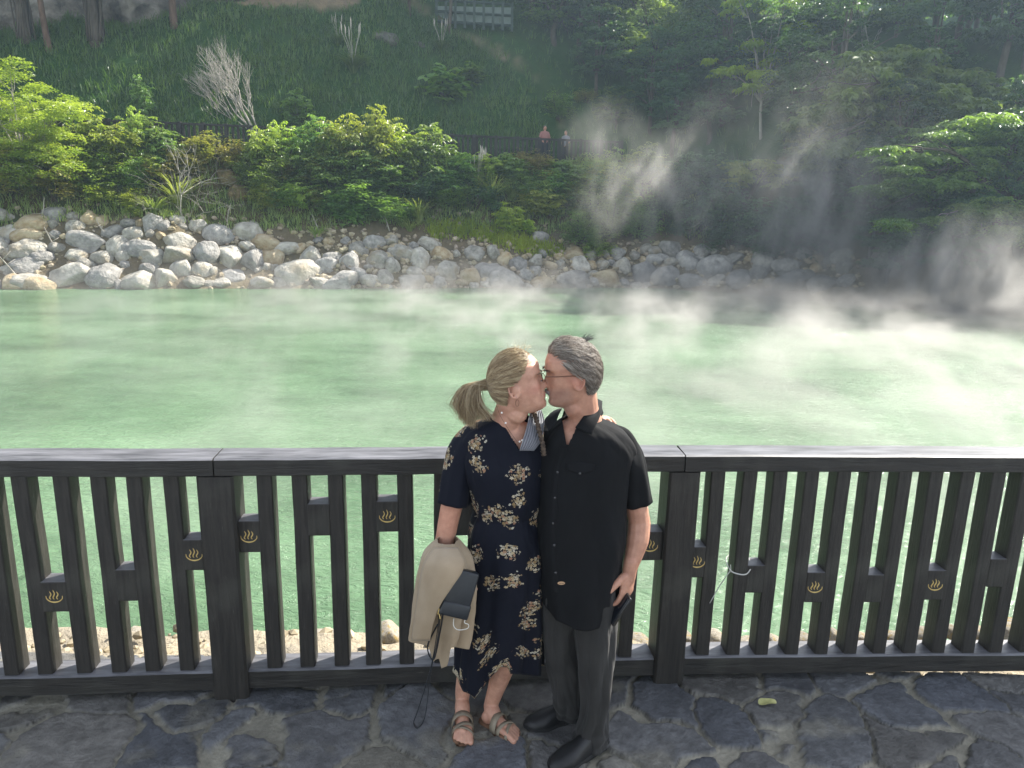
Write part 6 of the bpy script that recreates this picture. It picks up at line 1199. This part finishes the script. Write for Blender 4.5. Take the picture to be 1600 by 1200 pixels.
# ------------------------------------------------------------------ two distant walkers
def walker(px, y, dz, sc, top, legs, hairc, turn, label, armup):
    x = J(px, 215, y)[0]; y = float(Ys(x)+7.2); x = J(px, 215, y)[0]; z0 = ground_at(x, y); r = empty('person', (x, y, z0)); mb = MB(); f = np.array([math.sin(turn), -math.cos(turn), 0]); l = np.array([f[1], -f[0], 0]); O = np.array([x, y, z0])
    P = lambda a, b_, c_: O+(f*a+l*b_)*sc+[0, 0, c_*sc]
    ellip(mb, P(.01, 0, 1.60), (.085*sc, .085*sc, .115*sc)); ellip(mb, P(.095, 0, 1.585), (.02*sc, .02*sc, .022*sc), None, 8); limb(mb, [P(0, 0, 1.52), P(0, 0, 1.40)], [.05*sc, .06*sc])
    for s_ in (-1, 1):
        limb(mb, [P(0, s_*.18, 1.38), P(.02, s_*.24, 1.12), P(.2 if armup else .08, s_*.2, .98 if armup else .9)], [.05*sc, .042*sc, .032*sc]); hand(mb, P(.2 if armup else .08, s_*.2, .98 if armup else .88), f+np.array([0, 0, -.3]), (0, 0, -1), l*-s_, sc)
        limb(mb, [P(0, s_*.09, .9), P(.02, s_*.1, .5), P(0, s_*.1, .08)], [.085*sc, .06*sc, .04*sc]); limb(mb, [P(-.04, s_*.1, .04), P(.16, s_*.11, .03)], [.035*sc, .03*sc])
    V, _, _ = rings([(*P(0, 0, 1.44), .07*sc, .06*sc, turn), (*P(0, 0, 1.38), .19*sc, .10*sc, turn), (*P(0, 0, 1.15), .17*sc, .11*sc, turn), (*P(0, 0, .95), .165*sc, .11*sc, turn), (*P(0, 0, .85), .16*sc, .11*sc, turn)], 24, 3); W, *F = closed(V); mb.add(W, *F)
    remesh('body', mb, .012, m_skin, r, 1, lambda Q: np.tile(SK, (len(Q), 1)))
    mm = surf(label[:12]+' top', top, top, bump=0); ml = surf(label[:12]+' trousers', legs, legs, bump=0)
    V, _, _ = rings([(*P(0, 0, 1.46), .075*sc, .07*sc, turn), (*P(0, 0, 1.40), .21*sc, .115*sc, turn), (*P(0, 0, 1.15), .19*sc, .125*sc, turn), (*P(0, 0, .88), .19*sc, .13*sc, turn)], 24, 3); part('shirt', V.reshape(-1, 3), [grid_faces(V.shape[0], 24, True)], mm, r)
    for s_ in (-1, 1):
        part('sleeve', *(lambda t_: (t_[0], [t_[1]]))(tube(spline([P(0, s_*.17, 1.39), P(.01, s_*.22, 1.25), P(.02, s_*.25, 1.1)], 4), .062*sc, 10, cap=False)), mm, r)
        part('trouser_leg', *(lambda t_: (t_[0], [t_[1]]))(tube(spline([P(0, s_*.08, .92), P(.02, s_*.1, .5), P(0, s_*.1, .1)], 4), np.linspace(.11, .075, 9)*sc, 12, cap=False)), ml, r)
    mb = MB(); ellip(mb, P(-.018, 0, 1.625), (.098*sc, .098*sc, .112*sc), None, 10); ellip(mb, P(-.075, 0, 1.52), (.06*sc, .06*sc, .10*sc), None, 8); o = mbpart(mb, 'hair', m_hair, r, cols=True)
    a = o.data.attributes['Col']; a.data.foreach_set('color', np.tile((*hairc, 1), (len(o.data.vertices), 1)).astype(np.float32).ravel()); tag(r, label, 'person')
walker(851, 39, 0, 1.0, lin(150, 105, 98), lin(30, 34, 44), (.03, .02, .015), .3, 'distant person in a pink top standing behind the far walkway fence', True)
walker(884, 39, 0, .88, lin(120, 122, 128), lin(40, 40, 44), (.10, .07, .05), -.5, 'distant person in a pale top leaning on the far walkway fence', True)
# ================================================================== AIR AND STEAM
def volbox(name, lo, hi, mat, label, cat):
    lo, hi = np.array(lo, float), np.array(hi, float); V, *F = box((0, 0, 0), hi-lo, 0, 0); o = mk(name, V, F, mat, None, smooth=False); o.location = tuple((lo+hi)/2)
    tag(o, label, cat, kind='stuff'); return o
m, t, N, L, out = nodes('haze_air'); pvn = N('ShaderNodeVolumePrincipled', i_Color=(.62, .82, 1.0, 1), i_Density=.0012, i_Anisotropy=.45); L(pvn.outputs[0], out.inputs['Volume'])
volbox('haze', (-72, -13, -4.5), (73, 113, 37), m, 'thin bright morning haze filling the valley', 'haze')
def steam_mat(name, blobs_, dens, scale, thr, stretch, zfall=None, xgain=None, aniso=.35, rot=0.):
    m, t, N, L, out = nodes(name)
    g_ = N('ShaderNodeNewGeometry'); pos = g_.outputs['Position']
    mp = N('ShaderNodeMapping'); L(pos, mp.inputs[0]); mp.inputs['Scale'].default_value = stretch; mp.inputs['Rotation'].default_value = (0, rot, 0)
    w1 = N('ShaderNodeTexNoise', i_Scale=scale*.6, i_Detail=2); L(mp.outputs[0], w1.inputs['Vector'])
    vm = N('ShaderNodeVectorMath', operation='MULTIPLY_ADD'); L(w1.outputs['Color'], vm.inputs[0]); vm.inputs[1].default_value = (2.2/scale*.6,)*3; L(mp.outputs[0], vm.inputs[2])
    n1 = N('ShaderNodeTexNoise', i_Scale=scale, i_Detail=3.6, i_Roughness=.58); L(vm.outputs[0], n1.inputs['Vector'])
    mr = N('ShaderNodeMapRange', interpolation_type='SMOOTHSTEP', i_From_Min=thr[0], i_From_Max=thr[1], i_To_Max=dens); L(n1.outputs[0], mr.inputs[0]); d = mr.outputs[0]
    def mul(a, b):
        q = N('ShaderNodeMath', operation='MULTIPLY'); L(a, q.inputs[0]); L(b, q.inputs[1]); return q.outputs[0]
    sp = N('ShaderNodeSeparateXYZ'); L(pos, sp.inputs[0])
    if zfall:
        q = N('ShaderNodeMapRange', interpolation_type='SMOOTHSTEP', i_From_Min=zfall[0], i_From_Max=zfall[1], i_To_Min=1, i_To_Max=0); L(sp.outputs[2], q.inputs[0]); d = mul(d, q.outputs[0])
    if xgain:
        q = N('ShaderNodeMapRange', i_From_Min=xgain[0], i_From_Max=xgain[1], i_To_Min=xgain[2], i_To_Max=xgain[3]); L(sp.outputs[0], q.inputs[0]); d = mul(d, q.outputs[0])
        q = N('ShaderNodeMapRange', i_From_Min=6, i_From_Max=24, i_To_Min=.35, i_To_Max=1); L(sp.outputs[1], q.inputs[0]); d = mul(d, q.outputs[0])
    if blobs_:
        tot = None
        for (c, r, k) in blobs_:
            a = N('ShaderNodeVectorMath', operation='SUBTRACT'); L(pos, a.inputs[0]); a.inputs[1].default_value = c
            b_ = N('ShaderNodeVectorMath', operation='DIVIDE'); L(a.outputs[0], b_.inputs[0]); b_.inputs[1].default_value = r
            l_ = N('ShaderNodeVectorMath', operation='LENGTH'); L(b_.outputs[0], l_.inputs[0])
            q = N('ShaderNodeMapRange', interpolation_type='SMOOTHSTEP', i_From_Min=0, i_From_Max=1, i_To_Min=k, i_To_Max=0); L(l_.outputs['Value'], q.inputs[0])
            if tot is None: tot = q.outputs[0]
            else:
                s_ = N('ShaderNodeMath', operation='ADD'); L(tot, s_.inputs[0]); L(q.outputs[0], s_.inputs[1]); tot = s_.outputs[0]
        d = mul(d, tot)
    v = N('ShaderNodeVolumePrincipled', i_Color=(1, .98, .94, 1), i_Anisotropy=aniso); L(d, v.inputs['Density']); L(v.outputs[0], out.inputs['Volume']); return m
m_ps = steam_mat('pond_steam', None, .62, .6, (.43, .76), (1, .5, 1.5), zfall=(-1.2, .4), xgain=(-14, 12, .12, 1.05))
volbox('pond_steam', (-34, 5.2, -1.19), (30, 33.5, .6), m_ps, 'low drifting veil of steam over the hot green water', 'steam')
BLB = []
for (px, py, y, rx, ry, rz, k) in [(940, 205, 31, 1.5, 2, 1.2, .35), (1010, 275, 31, 2.6, 2, 1.8, .5), (1070, 300, 30.5, 1.8, 2, 2.2, .6), (1270, 260, 28, 4.5, 3, 3.6, .13), (1180, 340, 29, 4, 3, 2.5, .14), (990, 330, 31.5, 2.5, 2, 1.6, .6), (1280, 330, 28.5, 3.0, 3, 2.8, .75), (1330, 380, 28, 2.6, 2.5, 2.0, .7), (1230, 400, 28, 2.2, 2.5, 1.8, .45),
     (1450, 430, 25, 2.6, 2.5, 1.3, 1.3), (1540, 410, 24.5, 2.6, 2.5, 1.6, 1.3), (1600, 470, 23, 2.5, 2.5, 1.3, 1.2), (1150, 240, 32, 3, 3, 2.5, .15), (1100, 440, 31, 3, 2, .9, .9), (700, 440, 30.5, 6, 1.5, .7, .5), (1290, 470, 28, 3.5, 2, .9, 1.0), (130, 400, 28.5, 4, 1.6, 1.6, .35), (620, 390, 31, 4, 1.5, 1.2, .3), (860, 380, 32, 3, 1.5, 1.2, .35)]:
    BLB.append((tuple(float(v) for v in J(px, py, y)), (rx*1.35, ry*1.2, rz*1.35), k))
m_rs = steam_mat('rising_steam', [b_ for b_ in BLB if b_[0][0] > 1.5], .7, 1.0, (.35, .84), (1.3, 1, .65), rot=rad(-40))
volbox('rising_steam', (1.6, 20.5, -1.17), (24, 36, 11), m_rs, 'wisps of backlit steam rising and drifting at the right shore', 'steam')
m_ls = steam_mat('shore_steam', [b_ for b_ in BLB if b_[0][0] <= 1.5], .45, .6, (.38, .74), (1, 1, 1))
#volbox('shore_steam', (-22, 26, -1.16), (1.4, 33.4, 3), m_ls, 'faint steam hanging over the left shore boulders', 'steam')
